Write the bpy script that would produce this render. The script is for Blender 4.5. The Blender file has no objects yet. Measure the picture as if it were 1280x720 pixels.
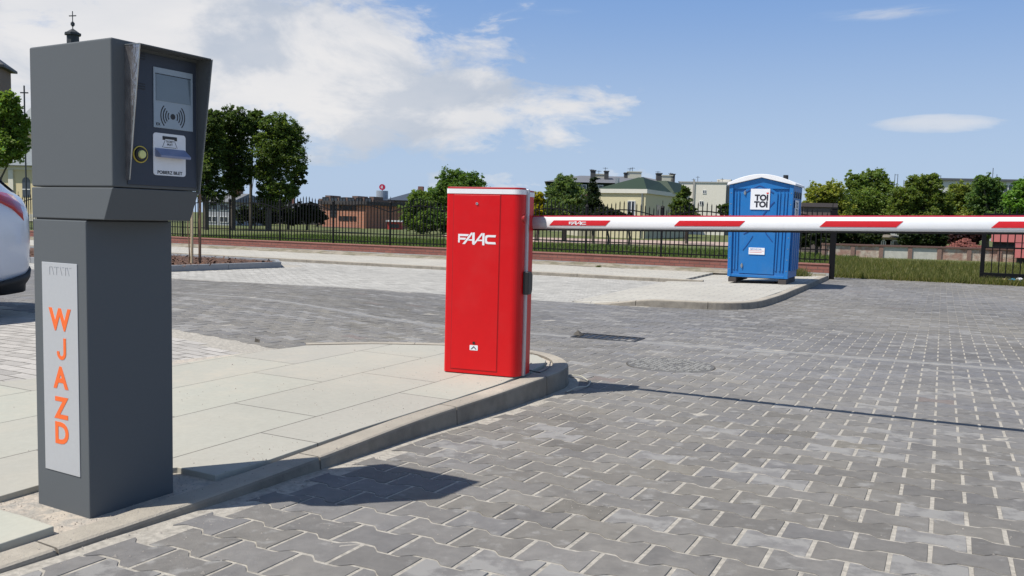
import bpy, bmesh, math, random
import numpy as np
from mathutils import Vector, Matrix
rad=math.radians
scn=bpy.context.scene
COL=scn.collection
random.seed(7); RNG=np.random.default_rng(7)

# ---------------------------------------------------------------- camera
F,PITCH,ROLL,CZ=1069.5,.0801,.0251,1.20
fw=Vector((0,math.cos(PITCH),-math.sin(PITCH)))
U0=Vector((0,math.sin(PITCH),math.cos(PITCH))); R0=Vector((1,0,0))
RT=R0*math.cos(ROLL)+U0*math.sin(ROLL); UP=-R0*math.sin(ROLL)+U0*math.cos(ROLL)
cam=bpy.data.cameras.new('camera'); cam.sensor_width=36; cam.lens=36*F/1280
cam.clip_end=3000; cam.clip_start=.05
co=bpy.data.objects.new('camera',cam); COL.objects.link(co)
m=Matrix((RT,UP,-fw)).transposed().to_4x4(); m.translation=Vector((0,0,CZ)); co.matrix_world=m
scn.camera=co

# ---------------------------------------------------------------- light
AZ,EL=65.5,57.0           # shadows run towards AZ (clockwise from +Y)
sd=bpy.data.lights.new('sun','SUN'); sd.energy=5.0; sd.angle=rad(.55); sd.color=(1,.955,.89)
so=bpy.data.objects.new('sun',sd); COL.objects.link(so)
ldir=Vector((math.sin(rad(AZ))*math.cos(rad(EL)),math.cos(rad(AZ))*math.cos(rad(EL)),-math.sin(rad(EL))))
so.rotation_euler=ldir.to_track_quat('-Z','Y').to_euler()
scn.view_settings.view_transform='Standard'; scn.view_settings.look='None'
scn.view_settings.exposure=.04; scn.view_settings.gamma=1

world=bpy.data.worlds.new('World'); scn.world=world; world.use_nodes=True
nt=world.node_tree; nt.nodes.clear()
def N(nt,t,**k):
    n=nt.nodes.new(t)
    for a,b in k.items(): setattr(n,a,b)
    return n
class G:
    """tiny math-node helper"""
    def __init__(s,nt): s.nt=nt
    def m(s,op,a,b=None,c=None,clamp=False):
        n=N(s.nt,'ShaderNodeMath',operation=op,use_clamp=clamp)
        for i,v in enumerate((a,b,c)):
            if v is None: continue
            if isinstance(v,(int,float)): n.inputs[i].default_value=v
            else: s.nt.links.new(v,n.inputs[i])
        return n.outputs[0]
    def ss(s,x,a,b):
        n=N(s.nt,'ShaderNodeMapRange',interpolation_type='SMOOTHSTEP')
        s.nt.links.new(x,n.inputs[0]); n.inputs[1].default_value=a; n.inputs[2].default_value=b
        return n.outputs[0]
    def mix(s,f,a,b,blend='MIX'):
        n=N(s.nt,'ShaderNodeMix',data_type='RGBA',blend_type=blend)
        for i,v in ((0,f),(6,a),(7,b)):
            if isinstance(v,(int,float)): n.inputs[i].default_value=v
            elif isinstance(v,tuple): n.inputs[i].default_value=v if len(v)==4 else v+(1,)
            else: s.nt.links.new(v,n.inputs[i])
        return n.outputs[2]
g=G(nt)
sky=N(nt,'ShaderNodeTexSky',sky_type='NISHITA'); sky.sun_disc=False
sky.sun_elevation=rad(EL); sky.sun_rotation=rad(AZ+180); sky.air_density=1.0; sky.dust_density=.6; sky.ozone_density=2.0
tc=N(nt,'ShaderNodeTexCoord'); sep=N(nt,'ShaderNodeSeparateXYZ'); nt.links.new(tc.outputs['Generated'],sep.inputs[0])
X,Y,Z=sep.outputs
az=g.m('MULTIPLY',g.m('ARCTAN2',X,Y),57.2958); el=g.m('MULTIPLY',g.m('ARCSINE',Z),57.2958)
def noise(scale,det,rough,stretch,off=(0,0,0),dist=0):
    mp=N(nt,'ShaderNodeMapping'); mp.inputs['Scale'].default_value=stretch; mp.inputs['Location'].default_value=off
    nt.links.new(tc.outputs['Generated'],mp.inputs[0])
    n=N(nt,'ShaderNodeTexNoise'); n.inputs['Scale'].default_value=scale; n.inputs['Detail'].default_value=det
    n.inputs['Roughness'].default_value=rough; n.inputs['Distortion'].default_value=dist
    nt.links.new(mp.outputs[0],n.inputs[0]); return n.outputs[0]
def px2ae(x,y):
    d=fw+RT*((x-640)/F)+UP*((360-y)/F); d.normalize()
    return math.degrees(math.atan2(d.x,d.y)),math.degrees(math.asin(d.z))
def ell(a0,e0,ra,re,amp):
    p=g.m('DIVIDE',g.m('SUBTRACT',az,a0),ra); p=g.m('MULTIPLY',p,p); q=g.m('DIVIDE',g.m('SUBTRACT',el,e0),re); q=g.m('MULTIPLY',q,q)
    return g.m('MULTIPLY',g.m('SUBTRACT',1.0,g.m('ADD',p,q)),amp)
n1=noise(2.6,9,.58,(1,1,2.4),(.3,.1,.2),.25); n2=noise(9,9,.62,(1,1,2.6),(5,2,1),.4); n3=noise(1.6,6,.5,(1,1,2.2),(9,4,3))
acc=None
for (x,y,rx,ry,amp) in ((190,20,480,170,.92),(520,135,270,72,.86),(690,135,130,44,.74),(60,190,300,75,.62),(400,45,300,120,.85),(560,40,150,50,.35),(640,228,150,22,.32)):
    a,e=px2ae(x,y); t=ell(a,e,rx/F*57.3*.97,ry/F*57.3,amp)
    acc=t if acc is None else g.m('MAXIMUM',acc,t)
# behind and beside the view: ordinary broken cloud
back=g.ss(g.m('ABSOLUTE',az),44,70)
acc=g.m('MAXIMUM',acc,g.m('SUBTRACT',g.m('MULTIPLY',back,1.2),1.40))
hi=g.m('SUBTRACT',g.m('MULTIPLY',g.ss(el,24,40),1.0),1.35)
acc=g.m('MAXIMUM',acc,hi)
nn=g.m('ADD',g.m('MULTIPLY',g.m('SUBTRACT',n1,.5),2.6),g.m('MULTIPLY',g.m('SUBTRACT',n2,.5),2.4))
dens=g.ss(g.m('ADD',acc,nn),.0,.72)
# wisps
wn=noise(5,7,.62,(1,1,7),(2,8,4),.5)
w=None
for (x,y,rx,ry,amp) in ((1175,155,95,15,.75),(690,12,70,14,.5),(1110,16,110,11,.5),(1150,108,190,7,.35),(960,180,80,10,.2),(770,110,60,22,.55)):
    a,e=px2ae(x,y); t=g.m('MULTIPLY',g.m('MAXIMUM',ell(a,e,rx/F*57.3,ry/F*57.3,1),0.0),amp)
    w=t if w is None else g.m('ADD',w,t)
wd=g.m('MULTIPLY',g.ss(g.m('ADD',w,g.m('MULTIPLY',g.m('SUBTRACT',wn,.5),2.6)),.22,1.1),g.m('MINIMUM',g.m('MULTIPLY',w,1.4),.6))
low=g.m('MULTIPLY',g.m('SUBTRACT',1.0,g.ss(el,-1,15)),.34)      # pale air low over the horizon
tot=g.m('MAXIMUM',g.m('MULTIPLY',dens,.93),g.m('MAXIMUM',wd,low))
n4=noise(5.5,9,.6,(1,1,2.0),(3,7,2),.3); shade=g.ss(n4,.44,.62)
ccol=g.mix(g.m('ADD',g.m('MULTIPLY',shade,.75),g.m('MULTIPLY',g.m('SUBTRACT',1.0,g.ss(n1,.40,.62)),.3),clamp=True),(10.2,10.0,9.9),(6.2,6.8,7.8))
skyr=g.mix(g.ss(el,2,17),(5.3,7.0,9.6),(2.45,4.45,8.6))
skyc=g.mix(g.m('MULTIPLY',g.m('SUBTRACT',1.0,g.ss(el,20,50)),.85),g.mix(1.0,sky.outputs[0],(1.1,1.1,1.1),'MULTIPLY'),skyr)
lowc=g.mix(g.ss(g.m('MAXIMUM',dens,wd),.1,.3),(5.4,6.8,9.1),ccol)
fin=g.mix(tot,skyc,lowc)
bg=N(nt,'ShaderNodeBackground'); bg.inputs[1].default_value=.082; nt.links.new(fin,bg.inputs[0])
wo=N(nt,'ShaderNodeOutputWorld'); nt.links.new(bg.outputs[0],wo.inputs[0])

# ---------------------------------------------------------------- helpers
def ray(x,y):
    d=fw+RT*((x-640)/F)+UP*((360-y)/F); return d/d.y
def on(x,y,z):
    d=ray(x,y); t=(z-CZ)/d.z; return Vector((0,0,CZ))+d*t
def at(x,y,D): return Vector((0,0,CZ))+ray(x,y)*D
A0=rad(24.4); UV=Vector((math.cos(A0),-math.sin(A0),0)); VV=Vector((math.sin(A0),math.cos(A0),0))
def uv(u,v,z=0): 
    p=UV*u+VV*v; p.z=z; return p
def sm(a,b,x):
    t=min(1,max(0,(x-a)/(b-a))); return t*t*(3-2*t)
def zroad(X,Y):
    z=max(0.0,.286-.104*sm(1.6,5.3,Y)-.0205*max(Y-5.0,0))
    zl=.29*(1-sm(8,15.5,Y))
    t=1-sm(-3.1,-.4,X)
    return z+(max(z,zl)-z)*t
def tagobj(o,label=None,cat=None,group=None,kind=None):
    if label: o['label']=label
    if cat: o['category']=cat
    if group: o['group']=group
    if kind: o['kind']=kind
    return o
def empty(name,loc,rz=0,label=None,cat=None,group=None):
    o=bpy.data.objects.new(name,None); o.empty_display_size=.2; COL.objects.link(o)
    o.location=loc; o.rotation_euler=(0,0,rz); return tagobj(o,label,cat,group)
def link(name,me,mat,parent=None):
    o=bpy.data.objects.new(name,me); COL.objects.link(o)
    if mat is not None:
        for mm in (mat if isinstance(mat,(list,tuple)) else [mat]): me.materials.append(mm)
    if parent is not None: o.parent=parent
    return o
class MB:
    def __init__(s): s.v=[]; s.f=[]; s.mi=[]
    def add(s,vs,fs,mi=0):
        b=len(s.v); s.v+= [tuple(v) for v in vs]; s.f+=[tuple(i+b for i in f) for f in fs]; s.mi+=[mi]*len(fs); return s
    def box(s,a,b,mi=0,top=None):
        (x0,y0,z0),(x1,y1,z1)=a,b
        return s.add([(x0,y0,z0),(x1,y0,z0),(x1,y1,z0),(x0,y1,z0),(x0,y0,z1),(x1,y0,z1),(x1,y1,z1),(x0,y1,z1)],
            [(0,3,2,1),(4,5,6,7),(0,1,5,4),(1,2,6,5),(2,3,7,6),(3,0,4,7)],mi)
    def prism(s,pts,z0,z1,mi=0):
        n=len(pts); zz0=z0 if hasattr(z0,'__len__') else [z0]*n; zz1=z1 if hasattr(z1,'__len__') else [z1]*n
        vs=[(p[0],p[1],zz0[i]) for i,p in enumerate(pts)]+[(p[0],p[1],zz1[i]) for i,p in enumerate(pts)]
        fs=[tuple(range(n-1,-1,-1)),tuple(range(n,2*n))]+[(i,(i+1)%n,n+(i+1)%n,n+i) for i in range(n)]
        return s.add(vs,fs,mi)
    def extr(s,pts,axis,a,b,mi=0):
        """polygon pts in the plane normal to axis, extruded a..b"""
        n=len(pts)
        def P(p,t): return {'x':(t,p[0],p[1]),'y':(p[0],t,p[1]),'z':(p[0],p[1],t)}[axis]
        vs=[P(p,a) for p in pts]+[P(p,b) for p in pts]
        fs=[tuple(range(n-1,-1,-1)),tuple(range(n,2*n))]+[(i,(i+1)%n,n+(i+1)%n,n+i) for i in range(n)]
        return s.add(vs,fs,mi)
    def tube(s,p,q,r0,r1=None,n=8,mi=0,cap=True):
        p=Vector(p);q=Vector(q); r1=r0 if r1 is None else r1
        d=(q-p).normalized(); a=d.orthogonal().normalized(); b=d.cross(a)
        vs=[]
        for c,r in ((p,r0),(q,r1)):
            for i in range(n):
                t=2*math.pi*i/n; vs.append(c+a*(r*math.cos(t))+b*(r*math.sin(t)))
        fs=[(i,(i+1)%n,n+(i+1)%n,n+i) for i in range(n)]
        if cap: fs+=[tuple(range(n-1,-1,-1)),tuple(range(n,2*n))]
        return s.add(vs,fs,mi)
    def path(s,pts,r,n=6):
        for a,b in zip(pts,pts[1:]): s.tube(a,b,r,r,n)
        return s
    def build(s,name,mat,parent=None,smooth=False,bevel=0,origin=None,seg=2):
        me=bpy.data.meshes.new(name)
        vs=s.v
        if origin is not None: vs=[(v[0]-origin[0],v[1]-origin[1],v[2]-origin[2]) for v in vs]
        me.from_pydata(vs,[],s.f)
        if any(s.mi): me.polygons.foreach_set('material_index',s.mi)
        bm=bmesh.new(); bm.from_mesh(me); bmesh.ops.recalc_face_normals(bm,faces=bm.faces); bm.to_mesh(me); bm.free()
        if smooth: me.polygons.foreach_set('use_smooth',[True]*len(me.polygons))
        o=link(name,me,mat,parent)
        if origin is not None: o.location=origin
        if bevel:
            md=o.modifiers.new('b','BEVEL'); md.width=bevel; md.segments=seg; md.limit_method='ANGLE'; md.angle_limit=rad(40)
            me.polygons.foreach_set('use_smooth',[True]*len(me.polygons))
            md.harden_normals=True
        return o

# ---------------------------------------------------------------- materials
MATS={}
def mat(name,col,rough=.7,var=.12,scale=6,bump=.0,bscale=60,metal=0,spec=.5,col2=None,coat=0,attr=None,scale2=None,trans=0,obj=True):
    if name in MATS: return MATS[name]
    m=bpy.data.materials.new(name); m.use_nodes=True; t=m.node_tree; b=t.nodes['Principled BSDF']; gg=G(t)
    tcn=N(t,'ShaderNodeTexCoord'); src=tcn.outputs['Object']
    c=col+(1,)
    def noi(sc,det=6,ro=.6):
        n=N(t,'ShaderNodeTexNoise'); n.inputs['Scale'].default_value=sc; n.inputs['Detail'].default_value=det; n.inputs['Roughness'].default_value=ro
        t.links.new(src,n.inputs[0]); return n.outputs[0]
    base=None
    if attr:
        a=N(t,'ShaderNodeAttribute'); a.attribute_name=attr; base=a.outputs['Color']
    if col2:
        base=gg.mix(gg.ss(noi(scale),.38,.64),c,col2+(1,))
    if var:
        nv=noi(scale2 or scale*3.1,8,.65)
        f=gg.m('ADD',gg.m('MULTIPLY',gg.m('SUBTRACT',nv,.5),var*4),1.0)
        cc=N(t,'ShaderNodeCombineColor'); 
        for i in range(3): t.links.new(f,cc.inputs[i])
        base=gg.mix(1.0,base if base is not None else c,cc.outputs[0],'MULTIPLY')
        rr=gg.m('ADD',gg.m('MULTIPLY',gg.m('SUBTRACT',nv,.5),var*1.6),rough,clamp=True)
        t.links.new(rr,b.inputs['Roughness'])
    else: b.inputs['Roughness'].default_value=rough
    if base is None: b.inputs['Base Color'].default_value=c
    else: t.links.new(base,b.inputs['Base Color'])
    b.inputs['Metallic'].default_value=metal; b.inputs['Specular IOR Level'].default_value=spec
    b.inputs['Coat Weight'].default_value=coat; b.inputs['Coat Roughness'].default_value=.08
    b.inputs['Transmission Weight'].default_value=trans
    if bump:
        bn=N(t,'ShaderNodeBump'); bn.inputs['Strength'].default_value=1; bn.inputs['Distance'].default_value=bump
        t.links.new(noi(bscale,5,.7),bn.inputs['Height']); t.links.new(bn.outputs[0],b.inputs['Normal'])
    MATS[name]=m; return m
def dust_or_lit_top(m,dust=(.33,.31,.275),amt=.34,s1=3.2,s2=16,top=False):
    t=m.node_tree; b=t.nodes['Principled BSDF']; gg=G(t)
    src=b.inputs['Base Color'].links[0].from_socket
    tcn=N(t,'ShaderNodeTexCoord')
    def noi(sc,det,ro):
        n=N(t,'ShaderNodeTexNoise'); n.inputs['Scale'].default_value=sc; n.inputs['Detail'].default_value=det; n.inputs['Roughness'].default_value=ro
        t.links.new(tcn.outputs['Object'],n.inputs[0]); return n.outputs[0]
    a=gg.ss(noi(s1,6,.62),.47,.72); c=gg.ss(noi(s2,7,.7),.42,.70); d=gg.ss(noi(.55,4,.5),.40,.68)
    f=gg.m('MULTIPLY',gg.m('ADD',gg.m('MULTIPLY',a,.65),gg.m('MULTIPLY',gg.m('MULTIPLY',c,d),.75)),amt,clamp=True)
    if top:   # dust kept to upward faces, so shade on the sides is painted in
        ge=N(t,'ShaderNodeNewGeometry'); sp_=N(t,'ShaderNodeSeparateXYZ'); t.links.new(ge.outputs['Normal'],sp_.inputs[0])
        f=gg.m('MULTIPLY',gg.m('ADD',f,.55,clamp=True),gg.ss(sp_.outputs[2],.3,.9))
    t.links.new(gg.mix(f,src,dust+(1,)),b.inputs['Base Color'])
def brickmat(name,c1,c2,mortar,bw,rh,ms=.012,rot=0,offset=.5,rough=.85,plane='xy',bump=.003,var=.1,vscale=9,squash=1):
    if name in MATS: return MATS[name]
    m=bpy.data.materials.new(name); m.use_nodes=True; t=m.node_tree; b=t.nodes['Principled BSDF']; gg=G(t)
    tcn=N(t,'ShaderNodeTexCoord'); mp=N(t,'ShaderNodeMapping'); t.links.new(tcn.outputs['Object'],mp.inputs[0])
    if plane=='xz': mp.inputs['Rotation'].default_value=(rad(-90),0,0)
    elif plane=='yz': mp.inputs['Rotation'].default_value=(rad(-90),0,rad(90)); 
    else: mp.inputs['Rotation'].default_value=(0,0,rot)
    br=N(t,'ShaderNodeTexBrick'); br.offset=offset
    br.inputs['Color1'].default_value=c1+(1,); br.inputs['Color2'].default_value=c2+(1,); br.inputs['Mortar'].default_value=mortar+(1,)
    br.inputs['Scale'].default_value=1; br.inputs['Mortar Size'].default_value=ms; br.inputs['Mortar Smooth'].default_value=.1
    br.inputs['Brick Width'].default_value=bw; br.inputs['Row Height'].default_value=rh; br.inputs['Bias'].default_value=0
    t.links.new(mp.outputs[0],br.inputs[0])
    n=N(t,'ShaderNodeTexNoise'); n.inputs['Scale'].default_value=vscale; n.inputs['Detail'].default_value=8; n.inputs['Roughness'].default_value=.65
    t.links.new(tcn.outputs['Object'],n.inputs[0])
    n2=N(t,'ShaderNodeTexNoise'); n2.inputs['Scale'].default_value=1.1; n2.inputs['Detail'].default_value=5
    t.links.new(tcn.outputs['Object'],n2.inputs[0])
    f=gg.m('ADD',gg.m('ADD',gg.m('MULTIPLY',gg.m('SUBTRACT',n.outputs[0],.5),var*3),gg.m('MULTIPLY',gg.m('SUBTRACT',n2.outputs[0],.5),var*3)),1.0)
    cc=N(t,'ShaderNodeCombineColor')
    for i in range(3): t.links.new(f,cc.inputs[i])
    t.links.new(gg.mix(1.0,br.outputs[0],cc.outputs[0],'MULTIPLY'),b.inputs['Base Color'])
    b.inputs['Roughness'].default_value=rough; b.inputs['Specular IOR Level'].default_value=.3
    bn=N(t,'ShaderNodeBump'); bn.inputs['Strength'].default_value=1; bn.inputs['Distance'].default_value=bump
    h=gg.m('SUBTRACT',gg.m('MULTIPLY',n.outputs[0],.4),br.outputs['Fac'])
    t.links.new(h,bn.inputs['Height']); t.links.new(bn.outputs[0],b.inputs['Normal'])
    MATS[name]=m; return m
M_SAND=mat('joint_sand',(.40,.37,.315),.95,.42,14,bump=.002,bscale=220)
M_MORTAR=mat('sandy_mortar',(.56,.49,.40),.95,.25,30,bump=.006,bscale=160,col2=(.40,.37,.32))
M_PAVER=mat('grey_paver',(.2,.2,.2),.86,.17,5,bump=.0018,bscale=240,attr='tint',scale2=20,spec=.32)
dust_or_lit_top(M_PAVER)
def efflo(m):
    t=m.node_tree; b=t.nodes['Principled BSDF']; gg=G(t); src=b.inputs['Base Color'].links[0].from_socket
    a=N(t,'ShaderNodeAttribute'); a.attribute_name='tint'; tcn=N(t,'ShaderNodeTexCoord')
    n=N(t,'ShaderNodeTexNoise'); n.inputs['Scale'].default_value=11; n.inputs['Detail'].default_value=6; n.inputs['Roughness'].default_value=.6; t.links.new(tcn.outputs['Object'],n.inputs[0])
    f=gg.m('MULTIPLY',gg.ss(gg.m('ADD',n.outputs[0],gg.m('MULTIPLY',a.outputs['Alpha'],.20)),.60,.76),.75)
    t.links.new(gg.mix(f,src,(.315,.305,.285,1)),b.inputs['Base Color'])
efflo(M_PAVER)
M_LPAVER=mat('light_paver',(.4,.4,.4),.9,.13,5,bump=.0015,bscale=200,attr='tint',scale2=16,spec=.3)
M_KERB=mat('kerb_concrete',(.25,.225,.185),.9,.16,5,bump=.004,bscale=120,col2=(.19,.17,.14))
dust_or_lit_top(M_KERB,(.49,.44,.355),.5,2.2,22,top=True)  # tops lightened, kerb face left dark: sun and shade put into the colour
M_KERBG=mat('grey_kerb',(.27,.28,.29),.9,.10,5,bump=.003,bscale=120)
M_SLAB=brickmat('concrete_slab',(.425,.425,.355),(.39,.37,.32),(.16,.15,.13),.98,.5,.0035,rot=rad(27.5-90),offset=.35,bump=.0022,var=.085,vscale=45)
dust_or_lit_top(M_SLAB,(.50,.45,.36),.55,1.3,9)
M_WALK=brickmat('sidewalk_slab',(.48,.455,.39),(.44,.415,.36),(.27,.26,.24),.4,.2,.006,rot=A0,bump=.002,var=.1)
M_DARK=mat('dark_cast_iron',(.035,.034,.033),.6,.1,20,bump=.001,bscale=80,metal=.4)
M_ASH=mat('dark_soil',(.10,.09,.075),.95,.2,20,bump=.004,bscale=150)  # plain dark soil colour for clods and the joint round the cover

# ---------------------------------------------------------------- ground
me=bpy.data.meshes.new('ground'); R_=1600
# ring grid of quads, fine near the site
xs=[-R_,-400,-120,-60,-40]+[i for i in range(-36,40,4)]+[60,120,400,R_]
ys=[-R_,-300,-60,-10]+[i for i in range(-6,60,4)]+[80,120,200,400,R_]
vs=[];fs=[]
for j,y in enumerate(ys):
    for i,x in enumerate(xs): vs.append((x,y,-.10 if y<23 or abs(x)>60 else -.03))
for j in range(len(ys)-1):
    for i in range(len(xs)-1):
        a=j*len(xs)+i; fs.append((a,a+1,a+1+len(xs),a+len(xs)))
me.from_pydata(vs,[],fs)
M_GRASS=mat('grass_ground',(.075,.105,.022),.95,.2,.35,bump=.03,bscale=14,col2=(.135,.135,.045),scale2=3)
gr=link('ground',me,M_GRASS); gr['kind']='structure'
# ---- site frame limits
V_FENCE=21.0
# road bed (sand coloured) under the pavers
def sheet(name,poly_fn,nx,ny,mat_,kind='structure'):
    pass
b=MB(); NX,NY=300,200
us=np.linspace(-30,16,NX); vs_=np.linspace(-6,22.2,NY)
grid=[]
for v in vs_:
    for u in us:
        p=uv(u,v); 
        grid.append((p.x,p.y,zroad(p.x,p.y)-.0022+RNG.normal(0,.0009)))
b.add(grid,[(j*NX+i,j*NX+i+1,(j+1)*NX+i+1,(j+1)*NX+i) for j in range(NY-1) for i in range(NX-1)])
o=b.build('road_bed',M_SAND,smooth=True); o['kind']='structure'

# ---- kerb outline of the near island (outer top edge), world xy
ISL=[(-2.55,.0),(-1.90,1.02),(-1.245,2.12),(-1.03,2.50),(-.87,2.80),(-.66,3.23),(-.395,3.80),(-.055,4.40),(.12,4.74),(.27,5.02),(.37,5.25),(.395,5.48),(.33,5.72),(.17,5.93),(-.10,6.08),(-.485,6.16),(-1.0,6.14),(-1.45,6.0)]
def resample(pts,step):
    out=[Vector(pts[0])]; 
    for a,b_ in zip(pts,pts[1:]):
        a=Vector(a);b_=Vector(b_); L=(b_-a).length; n=max(1,round(L/step))
        for i in range(1,n+1): out.append(a.lerp(b_,i/n))
    return out
def normals(P):
    out=[]
    for i in range(len(P)):
        d=(P[min(i+1,len(P)-1)]-P[max(i-1,0)]).normalized(); out.append(Vector((d.y,-d.x)))   # right of travel = outward
    return out
def kerb(name,pts,ztop,wid,batter,mat_,zb=None,stone=1.0,gap=.007,rnd=.018,step=.1):
    P=resample(pts,step)
    for _ in range(4): P=[P[0]]+[(P[i-1]+P[i]*2+P[i+1])/4 for i in range(1,len(P)-1)]+[P[-1]]
    Nn=normals(P); b=MB(); dist=0; cur=[]; 
    def flush():
        if len(cur)<2: return
        ring=[]
        for p,n in cur:
            z=ztop(p.x,p.y) if callable(ztop) else ztop
            q=p+n*batter; zr=(zroad(q.x,q.y) if zb is None else zb)-.03
            prof=[(-wid,z-.06),(-wid,z),(-rnd,z),(-rnd*.3,z-rnd*.35),(0,z-rnd),(batter,zr)]
            ring.append([(p.x+n.x*a,p.y+n.y*a,zz) for a,zz in prof])
        k=len(ring[0]); vv=[v for r in ring for v in r]; ff=[]
        for i in range(len(ring)-1):
            for j in range(k-1): ff.append((i*k+j,i*k+j+1,(i+1)*k+j+1,(i+1)*k+j))
        ff.append(tuple(range(k))); ff.append(tuple((len(ring)-1)*k+j for j in range(k)))
        b.add(vv,ff)
    lim=stone*.6; 
    for i,(p,n) in enumerate(zip(P,Nn)):
        cur.append((p,n))
        if i<len(P)-1: 
            d=(P[i+1]-p).length; dist+=d
            if dist>lim:
                t=(P[i+1]-p).normalized(); cur.append((p+t*(d-gap),n)); flush(); cur=[]; dist=0; lim=stone
    flush()
    o=b.build(name,mat_); o['kind']='structure'; return o
kerb('kerb',ISL,.295,.098,.006,M_KERB,stone=.98,rnd=.012)
# sandy base inside the island + raised slabs
def inpoly_(p,poly):
    x,y=p; c=False; n=len(poly)
    for i in range(n):
        x1,y1=poly[i]; x2,y2=poly[i-1]
        if (y1>y)!=(y2>y) and x<(x2-x1)*(y-y1)/(y2-y1)+x1: c=not c
    return c
def offs(pts,d):
    P=[Vector(p) for p in pts]; return [p-n*d for p,n in zip(P,normals(P))]
inner=offs(ISL,.09)
b=MB(); b.prism([(p.x,p.y) for p in inner]+[(-2.1,5.2),(-3.2,3.6),(-4.6,1.6),(-4.6,.2)],.1,.279); o=b.build('island_base',M_MORTAR); o['kind']='structure'
P0=[on(x,y,.3) for x,y in ((-420,692),(-150,645),(0,620),(49,606),(150,590),(222,584),(269,594),(338,574),(449,536),(560,501),(628,478.5))]
cap=offs(ISL,.165)
sl=[(p.x,p.y) for p in P0]+[(p.x,p.y) for p in cap[10:]]+[(p.x,p.y) for p in (on(300,442.5,.3),on(218,455.5,.3),on(0,477,.3),on(-420,520,.3))]
b=MB(); b.prism(sl,.27,.300); o=b.build('pavement_slabs',M_SLAB,bevel=.003); o['kind']='structure'
P1=[on(x,y,.3) for x,y in ((-420,760),(-420,705),(-60,648),(0,638),(30,646),(68,659),(0,681.5),(-120,722))]
b=MB(); b.prism([(p.x,p.y) for p in P1],.26,.304); o=b.build('corner_slab',M_SLAB,bevel=.004); o['kind']='structure'

b=MB(); rr=random.Random(11); A_=on(0,640,.285); B_=on(110,650,.285); C_=on(150,600,.285)
for i in range(900):
    x_=rr.uniform(-40,300); y_=rr.uniform(585,668)
    p=on(x_,y_,.284)
    if inpoly_((p.x,p.y),[tuple(q) for q in inner]+[(-4.6,.2)])==False: continue
    if inpoly_((p.x,p.y),sl) or inpoly_((p.x,p.y),[(q.x,q.y) for q in P1]): continue
    s_=rr.uniform(.0015,.0045); vs=[(p.x+rr.uniform(-1,1)*s_,p.y+rr.uniform(-1,1)*s_,.2785) for _ in range(3)]+[(p.x,p.y,.2795+s_)]
    b.add(vs,[(0,1,3),(1,2,3),(2,0,3)])
o=b.build('gravel',mat('fine_gravel',(.42,.37,.31),.95,.5,40)); tagobj(o,'loose fine gravel round the foot of the grey ticket terminal','gravel',kind='stuff')
# ---- far island (portable toilet stands on it)
ISL2=[uv(u,v).to_2d() for u,v in ((-3.9,11.42),(-3.32,11.50),(-2.85,11.56),(-2.35,11.62),(-2.05,11.78),(-1.86,12.1),(-1.77,12.6),(-1.74,13.3),(-1.68,15.4),(-1.62,17.0),(-1.56,19),(-1.5,20.9))]
def z2(x,y):
    p=Vector((x,y)); u=p.dot(UV.to_2d()); return zroad(x,y)+.01+(.10-.01)*sm(-3.9,-3.0,u)
kerb('kerb',[tuple(p) for p in ISL2],z2,.12,.015,M_KERB,stone=.9)
b=MB(); inn=offs([tuple(p) for p in ISL2],.115)
poly=[(p.x,p.y) for p in inn]+[tuple(uv(-4.3,20.9).to_2d()),tuple(uv(-4.3,11.6).to_2d())]
poly_c=Vector((sum(p[0] for p in poly)/len(poly),sum(p[1] for p in poly)/len(poly)))
# grid top for slope
NXg,NYg=10,30; gv=[];ok=[]
def inpoly(p,poly):
    x,y=p; c=False; n=len(poly)
    for i in range(n):
        x1,y1=poly[i]; x2,y2=poly[i-1]
        if (y1>y)!=(y2>y) and x<(x2-x1)*(y-y1)/(y2-y1)+x1: c=not c
    return c
b.prism(poly,-.05,[z2(*p) for p in poly]); o=b.build('island_paving',M_WALK); o['kind']='structure'
# ---- footway below the fence and its low kerb
b=MB(); b.prism([tuple(uv(u,v).to_2d()) for u,v in ((-34,17.3),(-4.0,17.3),(-4.0,20.55),(-34,20.55))],-.1,.07); o=b.build('footway',M_WALK); o['kind']='structure'
kerb('kerb',[tuple(uv(-34,17.3).to_2d()),tuple(uv(-3.6,17.2).to_2d())],.075,.1,.015,M_KERB,stone=.95,step=.9,zb=0)
# dirt verge in front of the brick plinth
b=MB(); nxd=120; rr=random.Random(3); vs=[];fs=[]
for i in range(nxd):
    u=-34+(34-1.55)*i/(nxd-1)
    for j,(v,z) in enumerate(((20.2,.062),(20.4,.085),(20.62,.12),(20.85,.13))):
        p=uv(u,v+rr.uniform(-.06,.06)); vs.append((p.x,p.y,z+rr.uniform(-.012,.02)))
for i in range(nxd-1):
    for j in range(3): a=i*4+j; fs.append((a,a+1,a+5,a+4))
b.add(vs,fs); o=b.build('dirt_verge',mat('verge_dirt',(.33,.29,.23),.95,.25,3,bump=.015,bscale=40,col2=(.20,.18,.12))); o['kind']='structure'

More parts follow.
